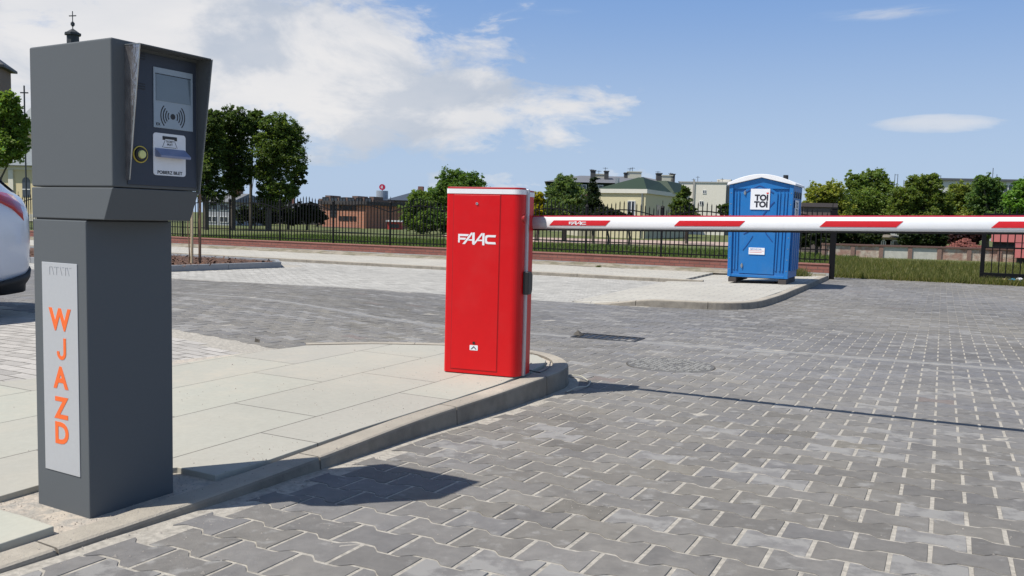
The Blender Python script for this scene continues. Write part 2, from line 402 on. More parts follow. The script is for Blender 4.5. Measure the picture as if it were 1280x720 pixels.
# ---------------------------------------------------------------- paving stones (one surface)
drainv=7.47
def clip(poly,p0,n):
    out=[]; k=len(poly)
    for i in range(k):
        a=poly[i]; c=poly[(i+1)%k]; da=(a[0]-p0[0])*n[0]+(a[1]-p0[1])*n[1]; dc=(c[0]-p0[0])*n[0]+(c[1]-p0[1])*n[1]
        if da>=0: out.append(a)
        if (da>=0)!=(dc>=0):
            t=da/(da-dc); out.append((a[0]+(c[0]-a[0])*t,a[1]+(c[1]-a[1])*t))
    return out
bone=[]
hl,we,wm=.0985,.0815,.0535; 
prof=[(hl,-we),(hl,we),(.067,we),(.060,we-.004),(.040,wm+.004),(.033,wm),(-.033,wm),(-.040,wm+.004),(-.060,we-.004),(-.067,we),(-hl,we),(-hl,-we),(-.067,-we),(-.060,-we+.004),(-.040,-wm-.004),(-.033,-wm),(.033,-wm),(.040,-wm-.004),(.060,-we+.004),(.067,-we)]
PITCHR=.1415; LEN=.2045
ISLP=[tuple(p) for p in offs(ISL,-.03)]+[(-2.1,5.2),(-3.0,3.6),(-4.6,1.6),(-4.6,.2)]
isl_in=[tuple(p) for p in offs(ISL,.06)]+[(-2.1,5.2),(-3.0,3.6),(-4.6,1.6),(-4.6,.2)]
isl2_in=[tuple(p) for p in offs([tuple(p) for p in ISL2],.08)]+[tuple(uv(-4.3,20.9).to_2d()),tuple(uv(-4.3,11.6).to_2d())]
planter=[tuple(uv(u,v).to_2d()) for u,v in ((-30,12.3),(-13.0,12.5),(-12.45,15.6),(-12.6,16.2),(-30,16.2))]
kseg=[(Vector(a),Vector(b_)) for a,b_ in zip(ISL[1:11],ISL[2:12])]
def wob(x,y): return .5+.25*math.sin(x*1.7+1.3*math.sin(y*.9))+.25*math.sin(y*1.3+x*.6+2)
def zone(x,y):
    """which paving covers (x,y): dark bone blocks or pale rectangular blocks"""
    u=x*UV.x+y*UV.y; v=x*VV.x+y*VV.y
    if v>11.45+.0*u and u<-3.2 : return 'L'
    if u<-6.9 and v>11.3: return 'L'
    # pale patch beside / behind the near island on the left
    if x<-1.25 and y< 5.55+ .0*x - (x+1.25)*.52 and not (y<1.5): return 'L'
    return 'D'
def visible(x,y):
    return y>.6 and abs(x)<.64*y+1.6
def kerbgap(x,y):
    best=9;
    for a,c in kseg:
        d=c-a; L=d.length; d/=L; t=(Vector((x,y))-a).dot(d)
        if -0.05<=t<=L+.05:
            s=(x-a.x)*d.y-(y-a.y)*d.x
            if abs(s)<abs(best): best=s; seg=(a,d)
    return (best,seg) if best<9 else (9,None)
V=[];Fc=[];T=[]; VL=[];FL=[];TL=[]
def emit(V,Fc,T,poly,tint,bev,h,dz):
    n=len(poly)
    if n<3: return
    cx=sum(p[0] for p in poly)/n; cy=sum(p[1] for p in poly)/n
    z=zroad(cx,cy); gx=(zroad(cx+.05,cy)-zroad(cx-.05,cy))/.1; gy=(zroad(cx,cy+.05)-zroad(cx,cy-.05))/.1
    tx,ty=random.gauss(0,.004),random.gauss(0,.004)
    b0=len(V)
    zz=lambda p,o: z+dz+o+(p[0]-cx)*(gx+tx)+(p[1]-cy)*(gy+ty)
    if bev:
        r=max(math.hypot(p[0]-cx,p[1]-cy) for p in poly); k=1-.0045/r
        for p in poly: V.append((p[0],p[1],zz(p,-.0075)))
        for p in poly: q=(cx+(p[0]-cx)*k*1.0,cy+(p[1]-cy)*(1-.0065/r)); V.append((q[0],q[1],zz(q,0)))
        Fc.append(tuple(b0+n+i for i in range(n))); T.append(tint)
        for i in range(n): Fc.append((b0+i,b0+(i+1)%n,b0+n+(i+1)%n,b0+n+i)); T.append(tint)
    else:
        for p in poly: V.append((p[0],p[1],zz(p,0)))
        Fc.append(tuple(b0+i for i in range(n))); T.append(tint)
AL=rad(26.6)   # paver courses
def lattice(ang,du,dv):
    cu,su=math.cos(ang),math.sin(ang)
    eu=(cu,-su); ev=(su,cu); return eu,ev
eu,ev=lattice(AL,LEN,PITCHR)
rows=range(-60,190); cols=range(-110,120)
for r in rows:
    for c in cols:
        a=(c+(.5 if r%2 else 0))*LEN+.02; q=r*PITCHR
        x=eu[0]*a+ev[0]*q; y=eu[1]*a+ev[1]*q
        if not visible(x,y): continue
        v=x*VV.x+y*VV.y; u=x*UV.x+y*UV.y
        if v>22.05 or zone(x,y)!='D': continue
        if v>20.9 and u<-1.4: continue
        if v>17 and u<-3.5: continue
        if inpoly((x,y),isl_in) or inpoly((x,y),isl2_in) or inpoly((x,y),planter): continue
        if abs(v-drainv)<.075: continue
        far=y>9
        P=prof if not far else [prof[i] for i in (0,1,2,5,6,9,10,11,12,15,16,19)]
        s=1.0+.010*sm(4,9,y)
        poly=[(x+eu[0]*p*s+ev[0]*w_*s,y+eu[1]*p*s+ev[1]*w_*s) for p,w_ in P]
        g_,seg=kerbgap(x,y)
        bdr=False
        if g_<.34 and seg is not None:
            if g_<0.02: continue
            a_,d_=seg; n_=Vector((d_.y,-d_.x)); p0=a_+n_*.055
            poly=clip(poly,p0,n_); bdr=True
            if len(poly)<3: continue
            ar=0
            for i in range(len(poly)): ar+=poly[i-1][0]*poly[i][1]-poly[i][0]*poly[i-1][1]
            if abs(ar)/2<.004: continue
        br=random.gauss(1,.085); t=random.random()
        patch=wob(x*.9,y*.7)
        base=.183*br*(.88+.22*patch)
        lt=random.random()<.10+.10*(y<3.4); base*=1.06 if lt else 1
        warm=1.3 if lt else 1.6+.9*math.sin(x*.8+y*.35)+random.gauss(0,.5)
        col=(base*(1.0+.018*warm),base*.985,base*(1.0-.045*warm))
        if random.random()<.004: col=(base*1.12,base*.95,base*.86)
        emit(V,Fc,T,poly,col+((1.0 if lt else random.random()*.35),),not far,0,0)
# pale rectangular blocks
eu2,ev2=lattice(A0,0,0)
for r in range(-90,230):
    for c in range(-140,60):
        a=(c+(.5 if r%2 else 0))*.2+.01; q=r*.1
        x=eu2[0]*a+ev2[0]*q; y=eu2[1]*a+ev2[1]*q
        if not visible(x,y) or zone(x,y)!='L': continue
        v=x*VV.x+y*VV.y; u=x*UV.x+y*UV.y
        if v>17.35: continue
        if inpoly((x,y),isl_in) or inpoly((x,y),isl2_in) or inpoly((x,y),planter): continue
        if x>-3.0 and y<5.0 and inpoly((x,y),sl): continue
        h1,h2=.0965,.0465
        poly=[(x+eu2[0]*p+ev2[0]*w_,y+eu2[1]*p+ev2[1]*w_) for p,w_ in ((-h1,-h2),(h1,-h2),(h1,h2),(-h1,h2))]
        base=random.gauss(.44,.03)*(.95+.08*wob(x,y))
        if random.random()<.08: base*=.86
        dark=0
        emit(VL,FL,TL,poly,(base*1.0,base*.94,base*.85,0) if y<7 else (base*1.0,base*.965,base*.875,0),False,0,0)
def tinted(name,V,Fc,T,mt):
    me=bpy.data.meshes.new(name); me.from_pydata(V,[],Fc)
    at_=me.color_attributes.new('tint','FLOAT_COLOR','CORNER')
    lt=np.zeros(len(me.polygons),dtype=np.int32); me.polygons.foreach_get('loop_total',lt)
    arr=np.ones((len(T),4),dtype=np.float32); arr[:,:]=np.array(T); at_.data.foreach_set('color',np.repeat(arr,lt,axis=0).ravel())
    o=link(name,me,mt); return o
o=tinted('road_paving',V,Fc,T,M_PAVER); o['kind']='structure'
o=tinted('parking_paving',VL,FL,TL,M_LPAVER); o['kind']='structure'
print('pavers',len(Fc),len(FL))
# drain channel line: a smooth concrete strip dipping a little
b=MB(); L=[]
n=90
for i in range(n):
    u=-14+26*i/(n-1)
    for dv,dz in ((-.12,-.0022),(-.016,-.001),(-.010,-.014),(.010,-.014),(.016,-.001),(.12,-.0022)):
        p=uv(u,drainv+dv); L.append((p.x,p.y,zroad(p.x,p.y)+dz+.001))
b.add(L,[(i*6+j,i*6+j+1,(i+1)*6+j+1,(i+1)*6+j) for i in range(n-1) for j in range(5)])
o=b.build('gutter_strip',mat('gutter_concrete',(.25,.245,.235),.9,.2,7,bump=.002,bscale=100)); o['kind']='structure'

# ---------------------------------------------------------------- more materials
M_ANTH=mat('anthracite_powder_coat',(.112,.122,.128),.55,.02,40,bump=.0002,bscale=900,spec=.12)
M_ANTH2=mat('anthracite_shaded',(.040,.046,.062),.45,.03,40,bump=.00025,bscale=900,spec=.45)  # darker copy of the same coat with shade in the colour, left unassigned
M_PLATE=mat('satin_silver',(.50,.51,.52),.42,.03,30,metal=.25,spec=.5)
M_ORANGE=mat('orange_vinyl',(.86,.145,.02),.45,.02,30)
M_PANEL=mat('panel_grey_blue',(.040,.050,.070),.45,.04,15,spec=.35)
M_SCRP=mat('screen_plate',(.30,.36,.41),.3,.04,9)
M_LCD=mat('lcd_glass',(.13,.17,.20),.08,.05,5,spec=.6,coat=.5)
M_BLACK=mat('black_plastic',(.012,.012,.013),.45,.05,30)
M_WHITE=mat('white_sticker',(.78,.79,.80),.5,.03,20)
M_BLUEG=mat('blue_grey_slot',(.22,.26,.40),.35,.05,20)
M_YEL=mat('yellow_button',(.66,.66,.25),.4,.05,20)
M_GOLD=mat('yellow_ring',(.55,.42,.05),.4,.05,20)
M_MIRROR=mat('polished_visor',(.50,.47,.46),.16,.35,7,bump=.004,bscale=18,metal=.85)
M_TRIM=mat('dull_edge_trim',(.36,.38,.38),.3,.03,30,metal=.6)

def text(name,s,size,extr,mt,parent,M,align='CENTER',bold=0,scale=(1,1),sp=1.0):
    cu=bpy.data.curves.new(name,'FONT'); cu.body=s; cu.size=size; cu.extrude=extr; cu.align_x=align; cu.align_y='CENTER'
    cu.offset=bold; cu.space_character=sp; cu.resolution_u=4
    ob=bpy.data.objects.new('t',cu); COL.objects.link(ob); bpy.context.view_layer.update()
    me=bpy.data.meshes.new_from_object(ob); bpy.data.objects.remove(ob); bpy.data.curves.remove(cu)
    me.transform(Matrix.Diagonal((scale[0],scale[1],1,1))); me.transform(M); me.materials.clear()
    o=link(name,me,mt,parent); return o
def faceM(o,xa,ya):
    """matrix taking text plane xy to the face at o spanned by xa,ya"""
    xa=Vector(xa);ya=Vector(ya);za=xa.cross(ya); mm=Matrix((xa,ya,za)).transposed().to_4x4(); mm.translation=Vector(o); return mm

# ================================================================= entry terminal
KY=.5107
kx=Vector((math.sin(KY),math.cos(KY),0))
T_=empty('entry_terminal',(-1.239,2.483,.283),math.atan2(kx.y,kx.x),'anthracite grey entry ticket terminal with orange WJAZD plate standing on the pavement edge','ticket terminal')
Z0=.017
w,d,hp=.298,.257,.869+Z0
b=MB(); b.box((0,0,-.01),(w,d,hp-.004)); b.build('pedestal',M_ANTH,T_,bevel=.004)
b=MB(); b.box((.008,.006,hp-.004),(w-.008,d-.006,hp+.001)); b.build('shadow_gap',M_BLACK,T_)
ht=1.377+Z0
b=MB(); b.extr([(-.086,hp),(d+.001,hp),(d+.001,.961+Z0),(-.125,.961+Z0)],'x',-.001,w+.001); b.build('head_base',M_ANTH,T_,bevel=.003)
b=MB(); b.extr([(-.125,.9625+Z0),(d+.001,.9625+Z0),(d+.001,ht),(-.125,ht)],'x',-.001,w+.001); b.build('head',M_ANTH,T_,bevel=.006)
# operator face
pnl=MB(); pnl.box((.045,-.129,.972+Z0),(w-.012,-.1255,1.352+Z0)); pan=pnl.build('front_panel',M_PANEL,T_,bevel=.001)
b=MB(); b.box((.131,-.1315,1.143+Z0),(.272,-.1292,1.318+Z0)); sp=b.build('screen_plate',M_SCRP,T_,bevel=.001)
b=MB(); b.box((.139,-.1330,1.222+Z0),(.262,-.1318,1.298+Z0)); b.build('display',M_LCD,sp)
b=MB(); b.box((.137,-.1324,1.298+Z0),(.264,-.1318,1.3005+Z0)); b.build('display_edge',M_BLACK,sp)
# contactless mark
b=MB(); cx_,cz_=.198,1.180+Z0; yy=-.1322
n=16; b.extr([(cx_+.0085*math.cos(2*math.pi*i/n),cz_+.0085*math.sin(2*math.pi*i/n)) for i in range(n)],'y',yy,yy+.001)
for k in range(4):
    r0=.0155+k*.0085; r1=r0+.0032; h=rad(34+k*3)
    for sgn in (0,math.pi):
        P=[(cx_+r1*math.cos(sgn-h+2*h*i/8),cz_+r1*math.sin(sgn-h+2*h*i/8)) for i in range(9)]+[(cx_+r0*math.cos(sgn+h-2*h*i/8),cz_+r0*math.sin(sgn+h-2*h*i/8)) for i in range(9)]
        b.extr(P,'y',yy,yy+.001)
b.build('contactless_mark',M_BLACK,sp)
text('small_mark','EX',.012,.0004,M_BLACK,sp,faceM((.146,yy,1.153+Z0),(1,0,0),(0,0,1)))
# ticket plate
def rrect(x0,z0,x1,z1,r,n=5):
    P=[]
    for cx,cz,a0 in ((x1-r,z1-r,0),(x0+r,z1-r,90),(x0+r,z0+r,180),(x1-r,z0+r,270)):
        for i in range(n+1): a=rad(a0+90*i/n); P.append((cx+r*math.cos(a),cz+r*math.sin(a)))
    return P
b=MB(); b.extr(rrect(.129,1.004+Z0,.244,1.128+Z0,.009),'y',-.1312,-.1292); tp=b.build('ticket_plate',M_WHITE,T_)
b=MB(); b.extr([(-.1313,1.084+Z0),(-.1313,1.058+Z0),(-.158,1.055+Z0),(-.160,1.062+Z0)],'x',.134,.241); b.build('ticket_slot',M_BLUEG,tp,bevel=.001)
b=MB(); b.extr([(.161,1.120+Z0),(.212,1.120+Z0),(.212,1.109+Z0),(.203,1.109+Z0),(.203,1.112+Z0),(.170,1.112+Z0),(.170,1.109+Z0),(.161,1.109+Z0)],'y',-.1322,-.1312)
for (x0,x1,z,t) in ((.164,.209,1.0875,.0012),): b.box((x0,-.1320,z+Z0-t/2),(x1,-.1312,z+Z0+t/2))
for a_,c_ in (((.170,1.108),(.160,1.0875)),((.203,1.108),(.213,1.0875))):
    b.tube((a_[0],-.1316,a_[1]+Z0),(c_[0],-.1316,c_[1]+Z0),.0006,n=4)
b.build('ticket_pictogram',M_BLACK,tp)
text('ticket_lettering','TICKET\nBILET',.0085,.0003,M_BLACK,tp,faceM((.1865,-.1316,1.1005+Z0),(1,0,0),(0,0,1)))
text('ticket_lettering','POBIERZ BILET',.0135,.0003,M_BLACK,tp,faceM((.1865,-.1316,1.0125+Z0),(1,0,0),(0,0,1)),bold=.0003)
# button
b=MB(); b.tube((.085,-.1290,1.060+Z0),(.085,-.1325,1.060+Z0),.0245,n=28); br_=b.build('button_ring',M_GOLD,T_,smooth=False)
b=MB(); b.tube((.085,-.1326,1.060+Z0),(.085,-.1375,1.060+Z0),.0215,.019,n=28); b.build('button_bezel',M_BLACK,br_)
b=MB(); b.tube((.085,-.1376,1.060+Z0),(.085,-.1420,1.060+Z0),.0125,.011,n=24); b.build('button_cap',M_YEL,br_)
# speaker vents
for z in (1.347,1.340,1.333,1.262,1.255,1.248): MB().box((.076,-.1305,z+Z0-.0012),(.104,-.1291,z+Z0+.0012)).build('vent_slot',M_BLACK,T_)
# hood: roof plate and two visors
zt,zb_=1.362+Z0,.985+Z0
b=MB(); b.add([(.040,-.1255,zt),(.040,-.192,zt-.002),(.040,-.142,zb_),(.040,-.1255,zb_),(.0425,-.1255,zt),(.0425,-.192,zt-.002),(.0425,-.142,zb_),(.0425,-.1255,zb_)],
   [(0,1,2,3),(7,6,5,4),(0,4,5,1),(1,5,6,2),(2,6,7,3),(3,7,4,0)]); b.build('side_visor',M_MIRROR,T_)['label']='glossy left side visor'
b=MB(); b.add([(w-.006,-.1255,zt),(w-.006,-.190,zt-.002),(w-.006,-.131,zb_-.03),(w-.006,-.1255,zb_-.03),(w-.002,-.1255,zt),(w-.002,-.190,zt-.002),(w-.002,-.131,zb_-.03),(w-.002,-.1255,zb_-.03)],
   [(0,1,2,3),(7,6,5,4),(0,4,5,1),(1,5,6,2),(2,6,7,3),(3,7,4,0)]); b.build('side_visor',M_ANTH,T_)['label']='dark right side visor'
b=MB(); b.add([(.0425,-.1255,zt),(w-.006,-.1255,zt),(w-.006,-.190,zt-.002),(.0425,-.192,zt-.002),(.0425,-.1255,zt+.003),(w-.006,-.1255,zt+.003),(w-.006,-.190,zt+.001),(.0425,-.192,zt+.001)],
   [(0,1,2,3),(7,6,5,4),(0,4,5,1),(1,5,6,2),(2,6,7,3),(3,7,4,0)]); b.build('hood_plate',M_ANTH,T_)
b=MB(); b.tube((.0395,-.192,zt),(.0395,-.143,zb_),.0013,n=5); b.tube((.0395,-.129,zt+.001),(.0395,-.192,zt),.0015,n=5); b.build('visor_edge',M_TRIM,T_)
MB().tube((w-.001,-.190,zt),(w-.001,-.131,zb_-.03),.0010,n=5).build('visor_edge',M_TRIM,T_)
# WJAZD plate on the left face (x = 0 plane, looking along +x); y runs away from the operator
b=MB(); b.box((-.0025,.0415,.099+Z0),(0,.212,.737+Z0)); wp=b.build('name_plate',M_PLATE,T_,bevel=.001)
for ch,zc in zip('WJAZD',(.5655,.4785,.389,.2965,.219)):
    if ch=='J':
        b=MB(); P=[(.014,.033),(.026,.033),(.026,-.014)]+[(.004+.022*math.cos(rad(a)),-.012+.021*math.sin(rad(a))) for a in range(0,-181,-20)]+[(-.018,-.008),(-.006,-.008)]+[(.004+.010*math.cos(rad(a)),-.012+.010*math.sin(rad(a))) for a in range(-180,1,20)]+[(.014,-.010)]
        b.extr([(.1245-p[0],zc+Z0+p[1]) for p in P],'x',-.0036,-.0028); b.build('lettering',M_ORANGE,wp); continue
    text('lettering',ch,.092,.0004,M_ORANGE,wp,faceM((-.003,.1265,zc+Z0-.002),(0,-1,0),(0,0,1)),bold=.0030,scale=(1.03,.98))
b=MB()
rq=random.Random(5)
for i,yc in enumerate((.172,.152,.138,.112,.095,.078)):
    b.tube((-.0029,yc,.70+Z0),(-.0029,yc+(.008 if i%2 else 0),.724+Z0),.0006,n=4); b.tube((-.0029,yc,.724+Z0),(-.0029,yc-.010,.724+Z0),.0006,n=4)
b.build('embossed_mark',mat('embossed_grey',(.33,.34,.35),.5,.05,30),wp)

# ================================================================= barrier
M_RED=mat('barrier_red',(.62,.003,.006),.34,.035,6,bump=.0003,bscale=500,spec=.35)
M_REDD=mat('dark_red_lid',(.42,.006,.012),.4,.05,20)
M_BW=mat('barrier_white',(.82,.82,.82),.35,.03,9)
M_SILV=mat('brushed_aluminium',(.52,.52,.55),.38,.04,30,metal=.7)
M_ARM=mat('arm_white',(.80,.81,.82),.32,.03,4,bump=.0002,bscale=300,coat=.2)
M_ARMG=mat('arm_bare_grey',(.45,.46,.47),.35,.05,20,metal=.3)
CYW=.3272
cxv=Vector((math.cos(CYW),-math.sin(CYW),0))
# local frame: x right along the front, y away. front face at y=0; right virtual corner at x=0
Bq=empty('barrier_gate',(.0467,4.8012,.300),-CYW,'red automatic barrier cabinet with its red and white arm lowered across the road','barrier')
def rprism(mb,x0,y0,x1,y1,z0,z1,rs,mi=0,n=8):
    P=[]
    for (cx,cy,a0,r) in ((x1,y1,0,rs[2]),(x0,y1,90,rs[3]),(x0,y0,180,rs[0]),(x1,y0,270,rs[1])):
        sx=-1 if cx==x1 else 1; sy=-1 if cy==y1 else 1
        if r==0: P.append((cx,cy)); continue
        for i in range(n+1):
            a=rad(a0+90*i/n); P.append((cx+sx*r+r*math.cos(a),cy+sy*r+r*math.sin(a)))
    mb.prism(P,z0,z1,mi); return P
W=.462; yS=.066; yE=.205; H=1.07
b=MB(); rprism(b,-W,0,0,yS,.006,1.040,(.020,.055,.0,0)); b.build('front_shell',M_RED,Bq,bevel=.0)
b=MB(); rprism(b,-W+.012,yS+.026,.010,yE,.006,1.030,(0,0,.03,.05)); b.build('rear_shell',M_RED,Bq)
b=MB(); b.box((-W+.004,yS+.0004,.004),(.014,yS+.0256,1.070)); b.build('silver_strip',M_SILV,Bq,bevel=.002)
b=MB(); rprism(b,-W-.002,-.002,.002,yS,1.040,1.067,(.021,.056,0,0)); bd=b.build('white_band',M_BW,Bq)
b=MB(); rprism(b,-W+.010,yS+.026,.013,yE+.002,1.030,1.056,(0,0,.03,.05)); b.build('white_band',M_BW,Bq)
b=MB(); rprism(b,-W+.001,.001,-.001,yS,1.067,1.078,(.020,.054,0,0)); b.build('lid',M_REDD,Bq,bevel=.003)
b=MB(); rprism(b,-W+.014,yS+.026,.010,yE,1.056,1.066,(0,0,.03,.05)); b.build('lid',M_REDD,Bq,bevel=.003)
b=MB(); b.box((-.413,-.0032,.028),(-.131,.0005,1.033)); dust_or_lit_top(M_RED,(.50,.10,.09),.16,3,14); dr=b.build('door',M_RED,Bq,bevel=.0018)
b=MB(); 
for a,c in (((-.4165,.024),(-.4135,1.037)),((-.1305,.024),(-.1275,1.037)),((-.4165,.024),(-.1275,.0275)),((-.4165,1.0335),(-.1275,1.037))):
    b.box((a[0],-.0012,a[1]),(c[0],.0006,c[1]))
b.build('door_gap',mat('dark_red_gap',(.40,.003,.005),.6,.05,20),Bq)
b=MB(); b.tube((-.270,-.0032,.984),(-.270,-.0075,.984),.0075,n=16); lk=b.build('door_lock',M_SILV,dr)
b=MB(); b.box((-.272,-.0083,.980),(-.268,-.0076,.988)); b.build('key_slot',M_BLACK,lk)
# logo strokes, unit box 0..1 x 0..1 (traced as lettering)
def logo(mb,ox,oz,sx,sz,y0,y1):
    S=lambda pts: mb.extr([(ox+p[0]*sx,oz+p[1]*sz) for p in pts],'y',y0,y1)
    # F
    S([(.00,.12),(.045,.12),(.045,.84),(.00,.84)]); S([(.0455,.66),(.255,.66),(.285,.84),(.0455,.84)]); S([(.0455,.36),(.18,.36),(.215,.53),(.0455,.53)])
    # A (first)
    S([(.115,.0),(.185,.0),(.405,.98),(.345,.98)]); S([(.346,.985),(.44,.985),(.44,.10),(.385,.0),(.375,.10),(.375,.975)]); S([(.262,.30),(.3745,.30),(.3745,.42),(.289,.42)])
    # A (second)
    S([(.386,-.05),(.44,-.02),(.675,.96),(.615,.96)]); S([(.616,.965),(.70,.965),(.70,-.05),(.642,-.05),(.642,.955)]); S([(.51,.29),(.6415,.29),(.6415,.41),(.54,.41)])
    # C
    S([(.785,.82),(1.0,.82),(.985,.64),(.80,.64),(.765,.58),(.765,.30),(.80,.24),(.985,.24),(1.0,.06),(.785,.06),(.735,.10),(.715,.22),(.715,.66),(.735,.78)])
b=MB(); logo(b,-.382,.752,.231,.068,-.0042,-.0033); b.build('logo',M_BW,dr)
b=MB(); b.extr(rrect(-.297,.142,-.247,.172,.003),'y',-.0042,-.0033); st=b.build('warning_sticker',M_WHITE,dr)
b=MB(); b.extr([(-.290,.148),(-.284,.148),(-.272,.160),(-.260,.148),(-.254,.148),(-.272,.167)],'y',-.0050,-.0043); b.build('sticker_pictogram',M_BLACK,st)
b=MB(); b.tube((-.272,-.0033,.185),(-.272,-.006,.185),.008,n=12); b.build('emergency_lock',M_BLACK,dr)
b=MB(); b.extr([(yS-.022,.475),(yS+.04,.475),(yS+.055,.50),(yS+.055,.585),(yS+.035,.605),(yS-.022,.605)],'x',.0,.034); b.build('edge_bumper',M_BLACK,Bq,bevel=.004)
b=MB(); b.tube((-.02,.045,.905),(.004,.045,.905),.026,.022,n=20); b.build('arm_hub',mat('red_shaft_cover',(.4,.01,.012),.4,.05,20),Bq)
# arm: built in world direction, converted to the cabinet frame
ARM_YAW=rad(28.2); RB=Matrix.Rotation(CYW,4,'Z')
armdir=Vector((math.cos(ARM_YAW),-math.sin(ARM_YAW),0))
VL0=VV*4.45
def on_arm(px,py,P0a):
    n=Vector((-armdir.y,armdir.x,0)); n=n if n.y>0 else -n
    dd=ray(px,py); t=(P0a-Vector((0,0,CZ))).dot(n)/dd.dot(n); return Vector((0,0,CZ))+dd*t
d0=ray(665,278.5); P0a=Vector((0,0,CZ))+d0*((4.58)/(d0.dot(VV)))
pE=on_arm(1280,281,P0a); 
sl_=(pE.z-P0a.z)/(pE-P0a).to_2d().length
adir=Vector((armdir.x,armdir.y,sl_)).normalized()
Winv=Matrix.Translation(Vector((.0467,4.8012,.300)))@Matrix.Rotation(-CYW,4,'Z'); Winv=Winv.inverted()
# arm frame in the cabinet frame
start=P0a-adir*.16
ax=(Winv.to_3x3()@adir).normalized(); az_=Vector((0,0,1)); ay=az_.cross(ax).normalized(); az_=ax.cross(ay)
AM=Matrix((ax,ay,az_)).transposed().to_4x4(); AM.translation=Winv@start
LA=4.6
def armobj(mb,name,mt,parent,mirror=False,smooth=False):
    me=bpy.data.meshes.new(name); me.from_pydata(mb.v,[],mb.f); me.transform(AM)
    bm=bmesh.new(); bm.from_mesh(me); bmesh.ops.recalc_face_normals(bm,faces=bm.faces); bm.to_mesh(me); bm.free()
    if smooth:
        for p in me.polygons: p.use_smooth=True
    return link(name,me,mt,parent)
HA=.0365; 
def sect(h,wd,n=18):
    P=[]
    for i in range(n):
        a=2*math.pi*i/n; c,s=math.cos(a),math.sin(a)
        P.append((wd*math.copysign(abs(c)**.75,c),h*math.copysign(abs(s)**.75,s)))
    return P
b=MB(); b.extr(sect(HA,.024),'x',.10,LA); am=armobj(b,'arm',M_ARM,Bq,smooth=True)
for p in am.data.polygons: 
    if len(p.vertices)>4: p.use_smooth=False
b=MB(); b.extr([(-.012,HA-.004),(.012,HA-.004),(.010,HA+.005),(-.010,HA+.005)],'x',.10,LA); armobj(b,'top_strip',mat('crimson_strip',(.42,.01,.035),.4,.05,30),am)
b=MB(); b.extr([(-.012,-HA+.003),(.012,-HA+.003),(.009,-HA-.0075),(-.009,-HA-.0075)],'x',.10,LA); armobj(b,'bottom_rubber',M_BLACK,am)
b=MB(); b.extr(sect(HA+.0008,.0248),'x',.10,.262); armobj(b,'arm_sleeve',M_ARMG,am)
def surf_y(z):  # front surface of the arm at height z
    s=abs(z)/HA; a=math.asin(min(1,s**(1/.75))); return -.024*(math.cos(a)**.75)-.0012
k=0; x=.262+.02
first=True
M_STR=mat('reflective_red_tape',(.62,.012,.02),.35,.05,20)
while x<LA-.4:
    L1=.345
    for side in (1,-1):
        b=MB(); Zs=[-.0145,-.009,-.003,.003,.009,.0145]; sk_=.030
        Vt=[]
        for z in Zs:
            off=(z-Zs[0])/(Zs[-1]-Zs[0])*sk_
            y_=surf_y(z)*side; Vt.append((x+off,y_,z)); Vt.append((x+off+L1,y_,z))
        b.add(Vt,[(2*i,2*i+1,2*i+3,2*i+2) for i in range(len(Zs)-1)])
        stp=armobj(b,'red_stripe',M_STR,am)
        if first and side==1:
            b=MB(); logo(b,x+.125,-.010,.105,.020,surf_y(0)-.0012,surf_y(0)-.0004); lg=armobj(b,'logo',M_BW,stp)
    first=False
    x+=.735
# cable loop lying at the kerb nose
b=MB(); pts=[]
for i in range(26):
    t=i/25; x_,y_=712+28*math.sin(t*math.pi)-4*t,466+24*t; p=on(x_,y_,.19); pts.append((p.x,p.y,zroad(p.x,p.y)+.008+ .012*math.sin(t*math.pi*3)**2))
b.path(pts,.004,5); tagobj(b.build('cable_loop',mat('pale_cable',(.45,.44,.36),.6,.1,20),origin=pts[12]),'thin pale cable loop lying on the pavers at the rounded kerb end','cable')
b=MB(); pts=[on(x_,y_,.302) for x_,y_ in ((655,461),(668,465),(675,466),(682,463),(687,459),(688,453))]
b.path([(p.x,p.y,.304) for p in pts],.0035,5); tagobj(b.build('cable_sleeve',M_BLACK,origin=pts[2]),'black cable curving over the slab behind the red cabinet foot','cable')
b=MB(); p=on(322,428,.29)
for i in range(5):
    q=p+Vector((random.uniform(-.012,.012),random.uniform(-.01,.01),0)); b.add([(q.x-.014,q.y,.292),(q.x+.012,q.y-.008,.291),(q.x+.004,q.y+.01,.292),(q.x+random.uniform(-.01,.012),q.y,.312+.004*i)],[(0,1,2),(0,1,3),(1,2,3),(2,0,3)])
tagobj(b.build('clod',M_ASH,origin=p),'small dark clod lying on pale blocks behind the grey pavement slabs','clod')

b=MB(); rr=random.Random(21)
cl=[(rr.uniform(-1.2,3.5),rr.uniform(2.2,7.5),rr.uniform(.05,.4)) for _ in range(34)]+[(rr.uniform(-2.2,-.2),rr.uniform(3.0,5.8),rr.uniform(.1,.5)) for _ in range(10)]
for i in range(2600):
    if i%3: c=cl[rr.randrange(len(cl))]; x_,y_=c[0]+rr.gauss(0,c[2]),c[1]+rr.gauss(0,c[2])
    else:
        k=ISL[rr.randrange(1,10)]; x_,y_=k[0]+rr.uniform(-.3,.5),k[1]+rr.uniform(-.3,.3)
    if inpoly_((x_,y_),sl): z_=.3
    elif inpoly_((x_,y_),[(q.x,q.y) for q in inner]+[(-4,1)]) or min(abs(x_-k_[0])+abs(y_-k_[1]) for k_ in ISL)<.0: continue
    elif inpoly_((x_,y_),[tuple(q) for q in ISL]+[(-4,5),(-4,1)]): z_=.295
    else: z_=zroad(x_,y_)
    s_=rr.uniform(.001,.0035)*(2.0 if rr.random()<.04 else 1); b.add([(x_-s_,y_-s_*.6,z_),(x_+s_,y_-s_*.5,z_),(x_+rr.uniform(-.5,.5)*s_,y_+s_,z_),(x_,y_,z_+s_*1.1)],[(0,1,3),(1,2,3),(2,0,3)])
